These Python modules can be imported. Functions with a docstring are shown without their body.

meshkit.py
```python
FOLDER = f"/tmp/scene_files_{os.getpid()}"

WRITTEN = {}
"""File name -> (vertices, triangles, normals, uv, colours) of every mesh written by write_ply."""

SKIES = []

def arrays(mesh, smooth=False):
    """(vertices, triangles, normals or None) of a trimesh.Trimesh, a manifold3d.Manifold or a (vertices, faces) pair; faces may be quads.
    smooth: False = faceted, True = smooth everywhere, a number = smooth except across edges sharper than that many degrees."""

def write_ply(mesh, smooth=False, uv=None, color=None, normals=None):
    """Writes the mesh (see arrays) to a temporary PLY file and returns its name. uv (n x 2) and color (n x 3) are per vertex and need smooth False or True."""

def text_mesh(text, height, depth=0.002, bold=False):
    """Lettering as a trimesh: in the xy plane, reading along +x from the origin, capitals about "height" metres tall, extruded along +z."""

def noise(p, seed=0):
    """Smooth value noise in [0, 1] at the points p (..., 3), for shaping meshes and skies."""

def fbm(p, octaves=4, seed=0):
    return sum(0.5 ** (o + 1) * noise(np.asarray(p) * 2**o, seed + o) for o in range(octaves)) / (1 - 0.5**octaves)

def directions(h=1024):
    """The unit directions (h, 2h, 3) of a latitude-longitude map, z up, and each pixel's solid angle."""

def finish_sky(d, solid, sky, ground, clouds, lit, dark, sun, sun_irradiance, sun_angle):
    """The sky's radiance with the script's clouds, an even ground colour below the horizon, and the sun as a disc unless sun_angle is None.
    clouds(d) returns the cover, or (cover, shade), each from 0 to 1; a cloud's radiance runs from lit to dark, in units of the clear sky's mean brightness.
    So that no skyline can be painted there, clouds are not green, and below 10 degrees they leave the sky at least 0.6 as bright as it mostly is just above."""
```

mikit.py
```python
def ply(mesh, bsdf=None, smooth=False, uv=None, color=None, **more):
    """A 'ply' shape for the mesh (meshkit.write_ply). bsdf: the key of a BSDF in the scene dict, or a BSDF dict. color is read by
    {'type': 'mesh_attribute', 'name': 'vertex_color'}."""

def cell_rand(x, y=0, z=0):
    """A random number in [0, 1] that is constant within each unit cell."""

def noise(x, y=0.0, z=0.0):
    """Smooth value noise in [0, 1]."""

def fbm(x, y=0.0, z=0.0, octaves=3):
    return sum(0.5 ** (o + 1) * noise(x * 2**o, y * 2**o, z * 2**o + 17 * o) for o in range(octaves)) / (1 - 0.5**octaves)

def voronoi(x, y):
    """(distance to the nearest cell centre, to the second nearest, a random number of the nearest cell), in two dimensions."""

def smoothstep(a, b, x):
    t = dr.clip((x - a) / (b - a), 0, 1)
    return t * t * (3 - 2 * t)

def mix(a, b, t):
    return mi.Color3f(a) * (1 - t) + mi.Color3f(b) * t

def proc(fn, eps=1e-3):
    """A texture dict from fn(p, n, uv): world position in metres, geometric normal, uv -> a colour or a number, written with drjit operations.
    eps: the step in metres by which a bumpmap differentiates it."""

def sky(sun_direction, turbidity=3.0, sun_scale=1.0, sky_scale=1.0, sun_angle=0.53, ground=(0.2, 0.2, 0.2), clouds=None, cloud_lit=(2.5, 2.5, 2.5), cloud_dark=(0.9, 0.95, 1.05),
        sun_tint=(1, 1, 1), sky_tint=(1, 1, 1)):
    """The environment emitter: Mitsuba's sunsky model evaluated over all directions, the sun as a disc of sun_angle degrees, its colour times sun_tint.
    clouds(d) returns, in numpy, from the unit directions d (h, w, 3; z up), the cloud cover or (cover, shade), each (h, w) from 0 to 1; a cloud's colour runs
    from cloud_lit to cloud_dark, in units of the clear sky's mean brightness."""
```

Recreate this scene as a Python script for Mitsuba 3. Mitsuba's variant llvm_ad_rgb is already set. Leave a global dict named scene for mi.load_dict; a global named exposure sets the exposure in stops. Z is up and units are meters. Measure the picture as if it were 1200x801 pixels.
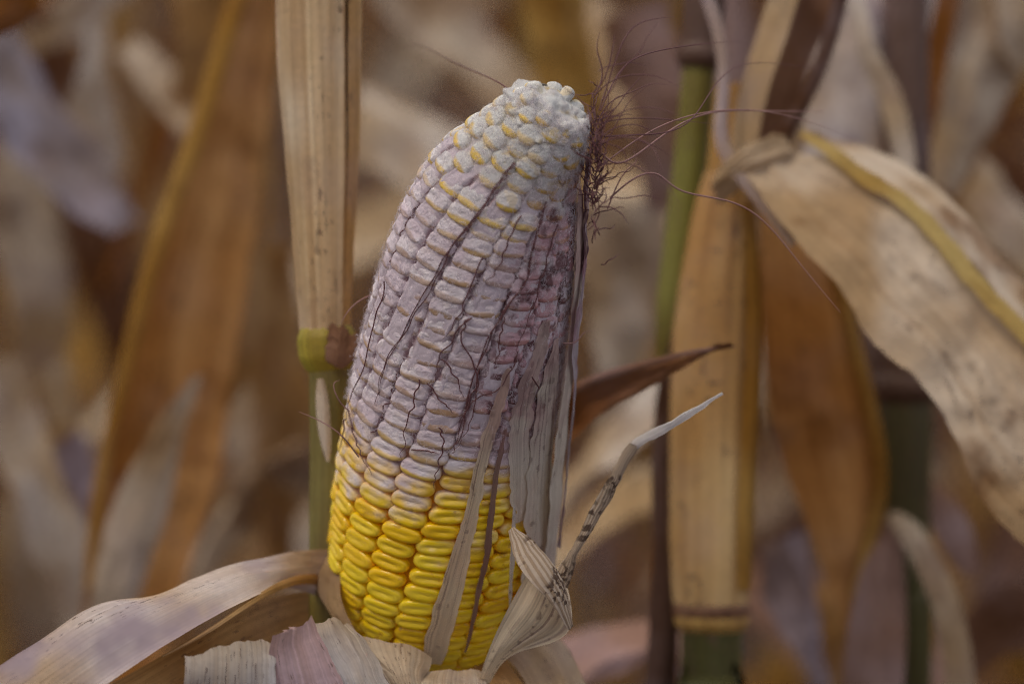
import math, random
import numpy as np, trimesh, drjit as dr, mitsuba as mi, mikit, meshkit
from mikit import noise, fbm, smoothstep, mix, cell_rand
from scipy.interpolate import PchipInterpolator, CubicSpline
from meshkit import noise as mnoise, fbm as mfbm

T = mi.ScalarTransform4f
rng = np.random.default_rng(7)
random.seed(7)
scene, labels = {}, {}

# ------------------------------------------------------------------ camera, sky, exposure
PITCH, FOCUS, HFOV = math.radians(8.0), 0.667, 20.4
EYE_TARGET = np.array([0.0, 0.0, 0.95])
fwd = np.array([0.0, math.cos(PITCH), -math.sin(PITCH)])
right = np.array([1.0, 0.0, 0.0])
up = np.cross(right, fwd)
EYE = EYE_TARGET - fwd * FOCUS
scene['camera'] = {'type': 'thinlens', 'fov': HFOV, 'fov_axis': 'x', 'aperture_radius': 0.0085, 'focus_distance': FOCUS - 0.002,
                   'near_clip': 0.02, 'far_clip': 200.0, 'to_world': T().look_at(EYE.tolist(), (EYE + fwd).tolist(), [0, 0, 1])}
scene['sky'] = mikit.sky([-0.45, -0.35, 0.8], turbidity=3, sun_scale=0.22, sun_angle=20, clouds=lambda d: (d[..., 2] * 0 + 1.0, 1.0 - np.clip(d[..., 2], 0, 1)),
                         cloud_lit=(3.0, 2.92, 3.02), cloud_dark=(1.15, 1.17, 1.45), ground=(0.16, 0.13, 0.11))
exposure = 1.62
K = 2 * math.tan(math.radians(HFOV / 2)) / 1200.0


def P(px, py, dz=0.0):
    """A point of the place, from a measurement on the photograph and a distance behind the plane of focus (metres)."""
    d = FOCUS + dz
    return EYE + fwd * d + right * ((px - 600) * K * d) + up * ((400.5 - py) * K * d)


def pix(p):
    q = np.asarray(p) - EYE
    d = q @ fwd
    return np.stack([600 + (q @ right) / (K * d), 400.5 - (q @ up) / (K * d)], -1)


# ------------------------------------------------------------------ helpers
def numbered(base):
    if base not in scene and base not in labels:
        return base
    n = 1
    while f'{base}_{n:03d}' in scene or f'{base}_{n:03d}' in labels:
        n += 1
    return f'{base}_{n:03d}'


def thing(name, label, cat, group=None):
    key = numbered(name)
    labels[key] = {'label': label, 'category': cat}
    if group:
        labels[key]['group'] = group
    return key


def part(parent, name, shape, label=None, kind=None):
    key = numbered(parent + '__' + name)
    scene[key] = shape
    if label or kind:
        labels[key] = {}
        if label: labels[key]['label'] = label
        if kind: labels[key]['kind'] = kind
    return key


def curve(pts, t):
    pts = np.asarray(pts, float)
    if len(pts) == 2:
        return pts[0] + np.asarray(t)[..., None] * (pts[1] - pts[0])
    x = np.linspace(0, 1, len(pts))
    return PchipInterpolator(x, pts, axis=0)(np.clip(t, 0, 1)) if len(pts) < 4 else CubicSpline(x, pts, axis=0, bc_type='natural')(np.clip(t, 0, 1))


def norm(v):
    return v / (np.linalg.norm(v, axis=-1, keepdims=True) + 1e-12)


def grid_faces(n, m, wrap=False):
    i, j = np.meshgrid(np.arange(n - 1), np.arange(m if wrap else m - 1), indexing='ij')
    j2 = (j + 1) % m
    return np.stack([i * m + j, i * m + j2, (i + 1) * m + j2, (i + 1) * m + j], -1).reshape(-1, 4)


def loft(L, R, n=60, m=13, bulge=0.0, rib=0.0, wave=0.0, wfreq=9.0, rough=0.0, ragged=(0, 0), edge=0.0, k=0, seed=0, roll=(0, 0)):
    """A leaf blade between two edges. bulge, rib in parts of the width; wave, rough, edge in metres; roll curls an edge over."""
    L, R = np.asarray(L, float), np.asarray(R, float)
    u = np.linspace(0, 1, m)
    tt = np.linspace(0, 1, n)
    U, TT = np.meshgrid(u, tt)
    t0 = ragged[0] * (mfbm(np.stack([u * 5, u * 0 + seed, u * 0], -1), 4, 3) * 1.5 - .25)
    t1 = 1 - ragged[1] * (mfbm(np.stack([u * 5, u * 0 + seed + 9.3, u * 0], -1), 4, 5) * 1.5 - .25)
    tv = t0[None] + (t1 - t0)[None] * TT
    a, b = curve(L, tv), curve(R, tv)
    dt = 1e-3
    tan = norm(curve((L + R) / 2, np.clip(tv + dt, 0, 1)) - curve((L + R) / 2, np.clip(tv - dt, 0, 1)))
    w = b - a
    width = np.linalg.norm(w, axis=-1, keepdims=True)
    nn = norm(np.cross(tan, w))
    toward = np.sum(nn * (EYE - (a + b) / 2), -1, keepdims=True)
    nn = nn * np.sign(np.sum(toward))
    U3 = U[..., None]
    length = np.concatenate([[0], np.cumsum(np.linalg.norm(np.diff(curve((L + R) / 2, tt), axis=0), axis=-1))])
    sl = length[:, None] * np.ones(m)[None]
    jag = edge * (mfbm(np.stack([sl * 260, U * 0 + seed, U * 0], -1), 3, seed) - 0.5) * 2
    jag2 = edge * (mfbm(np.stack([sl * 260, U * 0 + seed + 31, U * 0], -1), 3, seed) - 0.5) * 2
    wn = norm(w)
    p = a + U3 * w + wn * (jag * (1 - U) + jag2 * U)[..., None]
    off = bulge * width[..., 0] * 4 * U * (1 - U)
    off = off - rib * width[..., 0] * np.exp(-((U - 0.5) / 0.07) ** 2) + rib * 0.6 * width[..., 0] * np.abs(2 * U - 1)
    ph = mnoise(np.stack([sl * wfreq * 2, U * 0 + seed * 3.1, U * 0], -1), seed) - 0.5
    ph2 = mnoise(np.stack([sl * wfreq * 2, U * 0 + seed * 3.1 + 50, U * 0], -1), seed) - 0.5
    off = off + wave * 2 * (ph * np.maximum(1 - 2 * U, 0) ** 1.5 + ph2 * np.maximum(2 * U - 1, 0) ** 1.5)
    off = off + rough * 2 * (mfbm(p * 55, 3, seed) - 0.5)
    off = off + rough * 0.5 * (mfbm(np.stack([U * 5, sl * 60, U * 0 + seed], -1), 3, seed + 4) - 0.5) * 2
    off = off + roll[0] * width[..., 0] * np.maximum(1 - U / 0.16, 0) ** 2 + roll[1] * width[..., 0] * np.maximum(1 - (1 - U) / 0.16, 0) ** 2
    p = p + nn * off[..., None]
    uv = np.stack([k * 2 + 0.02 + 0.96 * U, sl + seed * 0.37], -1).reshape(-1, 2)
    return (p.reshape(-1, 3), grid_faces(n, m)), uv


def leaf(parent, name, L, R, mat='leaf', label=None, **kw):
    mesh, uv = loft(L, R, **kw)
    return part(parent, name, mikit.ply(mesh, mat, smooth=True, uv=uv), label)


def PX(pts, dz):
    """Edge points (px, py[, dz]) at a common distance."""
    return [P(q[0], q[1], q[2] if len(q) > 2 else dz) for q in pts]


def tube_mesh(pts, radii, sides=20, n=60, k=0, bump=0.0, flute=0.0, seed=0, cap=True):
    t = np.linspace(0, 1, n)
    c = curve(pts, t)
    x = np.linspace(0, 1, len(radii))
    r = PchipInterpolator(x, radii)(t) if len(radii) > 2 else radii[0] + (radii[-1] - radii[0]) * t
    tan = norm(np.gradient(c, axis=0))
    ref = np.array([0, 1.0, 0]) if abs(tan[0][1]) < 0.8 else np.array([1.0, 0, 0])
    xa = norm(np.cross(tan, ref)); ya = np.cross(tan, xa)
    ang = np.linspace(0, 2 * np.pi, sides + 1)
    ca, sa = np.cos(ang), np.sin(ang)
    le = np.concatenate([[0], np.cumsum(np.linalg.norm(np.diff(c, axis=0), axis=-1))])
    rr = r[:, None] * (1 + flute * np.cos(ang * 11 + seed)[None])
    if bump:
        q = np.stack([np.cos(ang)[None] * 2 + le[:, None] * 0, np.sin(ang)[None] * 2 + le[:, None] * 0, le[:, None] * 60 + 0 * ang[None]], -1)
        rr = rr + bump * (mfbm(q, 3, seed) - 0.5) * 2
        rr[:, -1] = rr[:, 0]
    v = c[:, None] + rr[..., None] * (ca[None, :, None] * xa[:, None] + sa[None, :, None] * ya[:, None])
    uv = np.stack([k * 2 + 0.02 + 0.96 * np.broadcast_to(np.linspace(0, 1, sides + 1), (n, sides + 1)), np.broadcast_to(le[:, None], (n, sides + 1))], -1).reshape(-1, 2)
    return (v.reshape(-1, 3), grid_faces(n, sides + 1)), uv


def strands(list_of_pts, r=0.00016, sides=5, n=22):
    vs, fs, at = [], [], 0
    for pts in list_of_pts:
        t = np.linspace(0, 1, n)
        c = curve(pts, t)
        tan = norm(np.gradient(c, axis=0))
        xa = norm(np.cross(tan, np.array([0.13, 1.0, 0.21]))); ya = np.cross(tan, xa)
        ang = np.arange(sides) * 2 * np.pi / sides
        rr = (r * (1 - 0.75 * t ** 3))[:, None, None]
        v = c[:, None] + rr * (np.cos(ang)[None, :, None] * xa[:, None] + np.sin(ang)[None, :, None] * ya[:, None])
        f = grid_faces(n, sides, wrap=True)
        vs.append(v.reshape(-1, 3)); fs.append(f + at); at += n * sides
    return (np.vstack(vs), np.vstack(fs))


# ------------------------------------------------------------------ materials
PALETTE = [
    (0.60, 0.51, 0.38),   # 0 pale beige
    (0.46, 0.28, 0.075),  # 1 golden tan
    (0.27, 0.115, 0.03),  # 2 orange brown
    (0.12, 0.070, 0.05),  # 3 dark brown
    (0.36, 0.30, 0.33),   # 4 mauve grey
    (0.72, 0.66, 0.56),   # 5 pale husk
    (0.36, 0.355, 0.44),   # 6 bluish grey
    (0.20, 0.175, 0.05),  # 7 green stem
    (0.31, 0.20, 0.16),   # 8 pinkish brown
    (0.56, 0.51, 0.55),   # 9 mouldy white mauve
    (0.085, 0.08, 0.02),  # 10 dark green
    (0.40, 0.36, 0.05),   # 11 yellow green
    (0.66, 0.64, 0.60),   # 12 chalky white husk
    (0.42, 0.26, 0.11),   # 13 warm tan husk inside
    (0.52, 0.34, 0.14),   # 14 golden beige sheath
    (0.19, 0.18, 0.03),  # 15 dull yellow green
    (0.54, 0.41, 0.15),   # 16 yellow midrib
    (0.60, 0.46, 0.49),   # 17 pink blushed husk
    (0.58, 0.31, 0.11),   # 18 rusty brown
    (0.75, 0.65, 0.48),   # 19 bright straw
    (0.68, 0.57, 0.42),   # 20 blotched blade
    (0.70, 0.62, 0.55),   # 21 straw husk with mauve mould
    (0.72, 0.62, 0.45),   # 22 striped sheath
    (0.24, 0.125, 0.065), # 23 dark tan brown
]
MOULD = [0.25, 0.05, 0.1, 0.2, 0.5, 0.25, 0.4, 0.0, 0.3, 0.9, 0.0, 0.0, 0.2, 0.1, 0.15, 0.0, 0.0, 0.3, 0.1, 0.15, 0.05, 0.95, 0.1, 0.1]
SPOT = [0.5, 0.25, 0.4, 0.5, 0.5, 0.35, 0.2, 0.15, 0.4, 0.25, 0.1, 0.1, 0.1, 0.3, 0.2, 0.1, 0.3, 0.3, 0.4, 0.4, 0.9, 0.25, 0.4, 0.8]
STREAK = [0.4, 0.5, 0.4, 0.4, 0.4, 0.4, 0.4, 0.3, 0.4, 0.3, 0.4, 0.4, 0.25, 0.5, 0.8, 0.4, 0.5, 0.3, 0.7, 0.45, 0.3, 0.3, 0.75, 0.6]


def pick(kf, table):
    out = mi.Color3f(*table[0]) if isinstance(table[0], tuple) else mi.Float(table[0])
    for i, c in enumerate(table[1:], 1):
        out = dr.select(kf > i - 0.5, mi.Color3f(*c) if isinstance(c, tuple) else mi.Float(c), out)
    return out


def leaf_color(p, n, uv):
    kf = dr.floor(uv.x / 2)
    u, v = uv.x - 2 * kf, uv.y
    base = pick(kf, PALETTE)
    st = fbm(u * 34, v * 9 + kf, kf, octaves=3)
    fine = noise(u * 120, v * 14, kf * 3)
    sa = pick(kf, STREAK)
    c = base * (1 + sa * (st - 0.5) * mi.Color3f(1.0, 1.35, 1.7)) * (0.92 + 0.16 * fine)
    vein = 0.5 + 0.5 * dr.cos(u * 6.2832 * 19 + 2.5 * noise(u * 5, v * 3, kf))
    c = c * (1 - 0.16 * smoothstep(0.72, 0.98, vein) * noise(u * 8, v * 20, kf + 1))
    gr = fbm(p.x * 900, p.y * 900, p.z * 900, octaves=2)
    c = c * (0.90 + 0.2 * gr)
    speck = smoothstep(0.80, 0.88, noise(u * 60, v * 420, kf * 2 + 5)) * smoothstep(0.45, 0.6, fbm(u * 5, v * 30, kf, octaves=2))
    c = mix(c, mi.Color3f(0.14, 0.075, 0.05), speck * 0.7)
    warm = fbm(p.x * 45, p.y * 45, p.z * 28, octaves=2)
    c = c * mix((0.80, 0.65, 0.47), (1.12, 1.12, 1.16), smoothstep(0.3, 0.72, warm))
    m = smoothstep(0.42, 0.80, fbm(p.x * 80 + 7, p.y * 80, p.z * 60, octaves=3)) * pick(kf, MOULD)
    c = mix(c, mi.Color3f(0.43, 0.35, 0.385), m)
    big = smoothstep(0.55, 0.72, fbm(p.x * 50 + 3, p.y * 50, p.z * 50 + kf, octaves=4)) * dr.minimum(pick(kf, SPOT) * 1.3, 1)
    c = mix(c, c * mi.Color3f(0.42, 0.30, 0.22), big * 0.8)
    s = smoothstep(0.60, 0.80, fbm(p.x * 120 + kf, p.y * 120, p.z * 90, octaves=4)) * pick(kf, SPOT) * 0.55
    c = mix(c, mi.Color3f(0.085, 0.05, 0.04), s)
    return dr.clip(c, 0.01, 0.9)


def leaf_bump(p, n, uv):
    kf = dr.floor(uv.x / 2)
    u, v = uv.x - 2 * kf, uv.y
    return noise(u * 48, v * 4, kf) * 0.6 + noise(u * 110, v * 9, kf) * 0.3 + 0.6 * fbm(p.x * 700, p.y * 700, p.z * 400, octaves=2)


scene['leaf'] = {'type': 'bumpmap', 'scale': 0.00014, 'arbitrary': mikit.proc(leaf_bump, 2e-4),
                 'nested': {'type': 'principledthin', 'base_color': mikit.proc(leaf_color), 'roughness': 0.62, 'diff_trans': 0.45, 'spec_trans': 0.0, 'eta': 1.4}}
scene['stem'] = {'type': 'twosided', 'nested': {'type': 'bumpmap', 'scale': 0.0002, 'arbitrary': mikit.proc(leaf_bump, 2e-4),
                 'nested': {'type': 'principled', 'base_color': mikit.proc(leaf_color), 'roughness': 0.5, 'specular': 0.4}}}


STAIN_A, STAIN_B = P(682, 225, 0.0), P(600, 490, 0.0)


def stained(p, c, amount):
    zz = (p.z - float(STAIN_B[2])) / float(STAIN_A[2] - STAIN_B[2])
    xc = float(STAIN_B[0]) + zz * float(STAIN_A[0] - STAIN_B[0])
    dx = (p.x - xc) / 0.0095
    a = dr.exp(-dx * dx) * smoothstep(-0.25, 0.1, zz) * smoothstep(1.25, 0.9, zz)
    n1 = fbm(p.x * 130 + 3, p.y * 130, p.z * 130, octaves=3)
    n2 = fbm(p.x * 420 + 9, p.y * 420, p.z * 260, octaves=3)
    c = mix(c, mi.Color3f(0.46, 0.20, 0.235), dr.minimum(a * smoothstep(0.25, 0.55, n1) * 1.2, 0.68) * amount)
    return mix(c, mi.Color3f(0.12, 0.05, 0.055), dr.minimum(a * smoothstep(0.46, 0.66, n2) * 1.3, 0.9) * amount * amount)




def husk_color(p, n, uv):
    """Thin inner husk: pale, with brown and purple fibres along it."""
    kf = dr.floor(uv.x / 2)
    u, v = uv.x - 2 * kf, uv.y
    base = pick(kf, PALETTE)
    a = noise(u * 46, v * 6, kf)
    b = noise(u * 105 + 3, v * 18, kf)
    c = base * (0.86 + 0.30 * a) * (0.90 + 0.2 * b)
    pat = smoothstep(0.45, 0.62, fbm(u * 5, v * 55, kf + 3, octaves=3))
    fibre = smoothstep(0.62, 0.85, noise(u * 22 + 1.2 * noise(v * 40, u * 3, 1.0), v * 16, kf * 7 + 2)) * pat
    c = mix(c, mi.Color3f(0.20, 0.10, 0.09), fibre * 0.6)
    blush = smoothstep(0.50, 0.70, fbm(p.x * 85, p.y * 85, p.z * 50 + 4, octaves=3))
    c = mix(c, c * mi.Color3f(0.82, 0.60, 0.64), blush * pick(kf, MOULD))
    grain = smoothstep(0.64, 0.74, fbm(p.x * 620, p.y * 620, p.z * 420, octaves=2)) * pat
    c = mix(c, mi.Color3f(0.16, 0.09, 0.07), grain * 0.5)
    c = stained(p, c, 0.6)
    return dr.clip(c, 0.01, 0.9)


def husk_bump(p, n, uv):
    kf = dr.floor(uv.x / 2)
    u, v = uv.x - 2 * kf, uv.y
    return 0.7 * noise(u * 30, v * 8, kf) + 0.3 * noise(u * 70, v * 14, kf) + 0.5 * noise(p.x * 1500, p.y * 1500, p.z * 900)


scene['husk'] = {'type': 'bumpmap', 'scale': 0.00014, 'arbitrary': mikit.proc(husk_bump, 1.5e-4),
                 'nested': {'type': 'principledthin', 'base_color': mikit.proc(husk_color), 'roughness': 0.55, 'diff_trans': 0.6, 'spec_trans': 0.0, 'eta': 1.4}}


def scrap_color(p, n, uv):
    """Scabby brown piece of husk with pale ribs."""
    kf = dr.floor(uv.x / 2)
    u, v = uv.x - 2 * kf, uv.y
    c = mix((0.42, 0.31, 0.21), (0.58, 0.48, 0.37), smoothstep(0.3, 0.65, 0.5 + 0.5 * dr.sin(u * 34 + v * 380)))
    patch = smoothstep(0.36, 0.52, fbm(p.x * 150, p.y * 150, p.z * 150, octaves=2))
    s = smoothstep(0.46, 0.60, fbm(p.x * 1100, p.y * 1100, p.z * 800, octaves=3)) * patch
    return mix(c, mi.Color3f(0.07, 0.04, 0.03), s * 0.85)


def scab_bump(p, n, uv):
    kf = dr.floor(uv.x / 2)
    u, v = uv.x - 2 * kf, uv.y
    return 0.5 + 0.5 * dr.sin(u * 34 + v * 380) + 0.8 * fbm(p.x * 900, p.y * 900, p.z * 700, octaves=2)


scene['scab'] = {'type': 'bumpmap', 'scale': 0.00022, 'arbitrary': mikit.proc(scab_bump, 1.5e-4),
                 'nested': {'type': 'principledthin', 'base_color': mikit.proc(scrap_color), 'roughness': 0.7, 'diff_trans': 0.3, 'spec_trans': 0.0, 'eta': 1.4}}


# uv of a kernel: x = 0..1 from its lower to its upper lip (+2 x a random step per kernel), y = place along the ear 0..1
def kernel_parts(p, uv):
    kf = dr.floor(uv.x / 2)
    z = uv.x - 2 * kf
    rnd = cell_rand(kf, 3, 1)
    rnd2 = cell_rand(kf, 8, 5)
    s = uv.y
    nz = fbm(p.x * 260, p.y * 260, p.z * 260, octaves=3)
    lowf = fbm(p.x * 70, p.y * 70, p.z * 70 + 2, octaves=2)
    lowf2 = fbm(p.x * 190 + 11, p.y * 190, p.z * 190, octaves=3)
    cover = smoothstep(0.28, 0.425, s + 0.20 * (lowf - 0.5) + 0.18 * (nz - 0.5) + 0.05 * (rnd - 0.5) + 0.05 * (z - 0.5))
    lip = smoothstep(0.41 + 0.5 * (lowf2 - 0.5), 0.24 + 0.5 * (lowf2 - 0.5), z)
    bare = smoothstep(0.80, 0.90, s) * smoothstep(0.35, 0.7, rnd2)
    lip = dr.maximum(lip * (0.5 + 0.5 * rnd), lip * bare)
    hole = smoothstep(0.60, 0.70, fbm(p.x * 330, p.y * 330, p.z * 330 + 9, octaves=3)) * 0.55
    m = cover * (1 - 0.86 * lip) * (1 - hole * (0.3 + 0.5 * bare))
    return kf, z, rnd, rnd2, s, nz, lowf, m, lip


def cov(s):
    return smoothstep(0.34, 0.5, s)


def kernel_color(p, n, uv):
    kf, z, rnd, rnd2, s, nz, lowf, m, lip = kernel_parts(p, uv)
    yel = mix((0.95, 0.585, 0.004), (0.97, 0.67, 0.012), smoothstep(0.2, 0.9, rnd * 0.6 + nz * 0.5))
    old = mix((0.25, 0.13, 0.08), (0.42, 0.25, 0.09), rnd)
    body = mix(yel, old, smoothstep(0.34, 0.5, s) * (1 - 0.75 * smoothstep(0.76, 0.88, s)))
    mould = mix((0.68, 0.58, 0.635), (0.77, 0.715, 0.745), smoothstep(0.3, 0.7, fbm(p.x * 150, p.y * 150, p.z * 150 + 5, octaves=2)))
    mould = mix(mould, mi.Color3f(0.64, 0.65, 0.62), smoothstep(0.78, 0.95, s))
    body = mix(body, mi.Color3f(0.93, 0.74, 0.22), smoothstep(0.30, 0.06, dr.abs(z - 0.5)) * (1 - cov(s)) * 0.15 * (0.3 + rnd2))
    dirt = smoothstep(0.62, 0.72, fbm(p.x * 520 + 4, p.y * 520, p.z * 520, octaves=3)) * smoothstep(0.42, 0.6, fbm(p.x * 90, p.y * 90 + 8, p.z * 90, octaves=2))
    body = mix(body * (0.92 + 0.12 * rnd2), mi.Color3f(0.36, 0.17, 0.03), dirt * 0.55)
    c = mix(body, mould, m)
    c = stained(p, c, smoothstep(0.3, 0.4, s))
    return dr.clip(c, 0.004, 0.9)


def kernel_rough(p, n, uv):
    m = kernel_parts(p, uv)[7]
    return 0.15 + 0.8 * m


def kernel_bump(p, n, uv):
    m = kernel_parts(p, uv)[7]
    return m * (0.7 * fbm(p.x * 900, p.y * 900, p.z * 900, octaves=2) + 0.5 * noise(p.x * 2600, p.y * 2600, p.z * 2600)) + 0.12 * noise(p.x * 500, p.y * 500, p.z * 500)


scene['kernel_skin'] = {'type': 'twosided', 'nested': {'type': 'bumpmap', 'scale': 0.00035, 'arbitrary': mikit.proc(kernel_bump, 1.5e-4),
    'nested': {'type': 'principled', 'base_color': mikit.proc(kernel_color), 'roughness': mikit.proc(kernel_rough), 'specular': 0.5}}}


def cob_color(p, n, uv):
    s = uv.y
    ph = dr.abs(uv.x - dr.floor(uv.x) - 0.5) * 2
    nz = fbm(p.x * 200, p.y * 200, p.z * 200, octaves=3)
    a = mix((0.60, 0.26, 0.01), (0.34, 0.215, 0.235), smoothstep(0.33, 0.46, s + 0.2 * (nz - 0.5)))
    a = mix(a, mi.Color3f(0.42, 0.34, 0.36), smoothstep(0.52, 0.68, nz) * smoothstep(0.3, 0.4, s) * 0.8)
    a = mix(a, mi.Color3f(0.66, 0.575, 0.63), smoothstep(0.36, 0.47, s) * smoothstep(0.92, 0.70, ph + 0.5 * (nz - 0.5)))
    return mix(a, mi.Color3f(0.62, 0.61, 0.58), smoothstep(0.88, 0.95, s))


scene['cob_skin'] = {'type': 'twosided', 'nested': {'type': 'diffuse', 'reflectance': mikit.proc(cob_color)}}


def crust_color(p, n, uv):
    a = fbm(p.x * 300, p.y * 300, p.z * 300, octaves=3)
    c = mix((0.58, 0.56, 0.54), (0.67, 0.68, 0.655), smoothstep(0.35, 0.6, a))
    return mix(c, mi.Color3f(0.50, 0.36, 0.12), smoothstep(0.52, 0.70, fbm(p.x * 240 + 5, p.y * 240, p.z * 240, octaves=3)) * 0.75)


def crust_bump(p, n, uv):
    return fbm(p.x * 700, p.y * 700, p.z * 700, octaves=3)


scene['crust'] = {'type': 'twosided', 'nested': {'type': 'bumpmap', 'scale': 0.0004, 'arbitrary': mikit.proc(crust_bump, 2e-4),
                  'nested': {'type': 'diffuse', 'reflectance': mikit.proc(crust_color)}}}
scene['mould_thread'] = {'type': 'twosided', 'nested': {'type': 'diffuse', 'reflectance': {'type': 'rgb', 'value': [0.76, 0.71, 0.755]}}}
scene['silk_dark'] = {'type': 'twosided', 'nested': {'type': 'principled', 'base_color': {'type': 'rgb', 'value': [0.14, 0.055, 0.058]}, 'roughness': 0.5}}
scene['silk_pale'] = {'type': 'twosided', 'nested': {'type': 'principled', 'base_color': {'type': 'rgb', 'value': [0.36, 0.20, 0.18]}, 'roughness': 0.5}}


def soil_color(p, n, uv):
    a = fbm(p.x * 6, p.y * 6, 0.5, octaves=4)
    b = fbm(p.x * 60, p.y * 60, 2.5, octaves=3)
    return mix((0.045, 0.034, 0.032), (0.12, 0.09, 0.08), smoothstep(0.3, 0.7, 0.6 * a + 0.4 * b))


scene['soil'] = {'type': 'twosided', 'nested': {'type': 'diffuse', 'reflectance': mikit.proc(soil_color)}}

# ------------------------------------------------------------------ ground
gx = np.concatenate([np.linspace(-60, -4, 24), np.linspace(-3.9, 3.9, 90), np.linspace(4, 60, 24)])
gy = np.concatenate([np.linspace(-60, -1.6, 24), np.linspace(-1.5, 7, 100), np.linspace(7.2, 90, 24)])
GX, GY = np.meshgrid(gx, gy)
near = np.exp(-((np.maximum(np.abs(GX) - 3, 0)) ** 2 + np.maximum(np.abs(GY - 3) - 4, 0) ** 2))
GZ = 0.09 * (mfbm(np.stack([GX * 2.2, GY * 2.2, GX * 0], -1), 4, 2) - 0.5) * near
scene['ground'] = mikit.ply((np.stack([GX, GY, GZ], -1).reshape(-1, 3), grid_faces(len(gy), len(gx))), 'soil', smooth=True)
labels['ground'] = {'kind': 'structure'}

# ------------------------------------------------------------------ the ear of corn
EAR_PX = [(505, 735, 0.046), (511, 640, 0.037), (526, 500, 0.024), (556, 340, 0.009), (589, 220, -0.003), (641, 140, -0.014)]
axis_pts = np.array([P(*q) for q in EAR_PX])
arc = np.concatenate([[0], np.cumsum(np.linalg.norm(np.diff(axis_pts, axis=0), axis=1))])
EAR_L = arc[-1]
_ax = CubicSpline(arc / EAR_L, axis_pts, axis=0, bc_type='natural')
_d0, _d1 = _ax(0, 1), _ax(1, 1)


def axis(s):
    s = np.asarray(s, float)[..., None]
    return np.where(s < 0, axis_pts[0] + s * _d0, np.where(s > 1, axis_pts[-1] + (s - 1) * _d1, _ax(np.clip(s[..., 0], 0, 1))))


def frame(s):
    t = norm(_ax(np.clip(s, 0, 1), 1))
    x = norm(right - t * np.sum(t * right, -1, keepdims=True))
    return t, x, np.cross(x, t)


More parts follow.
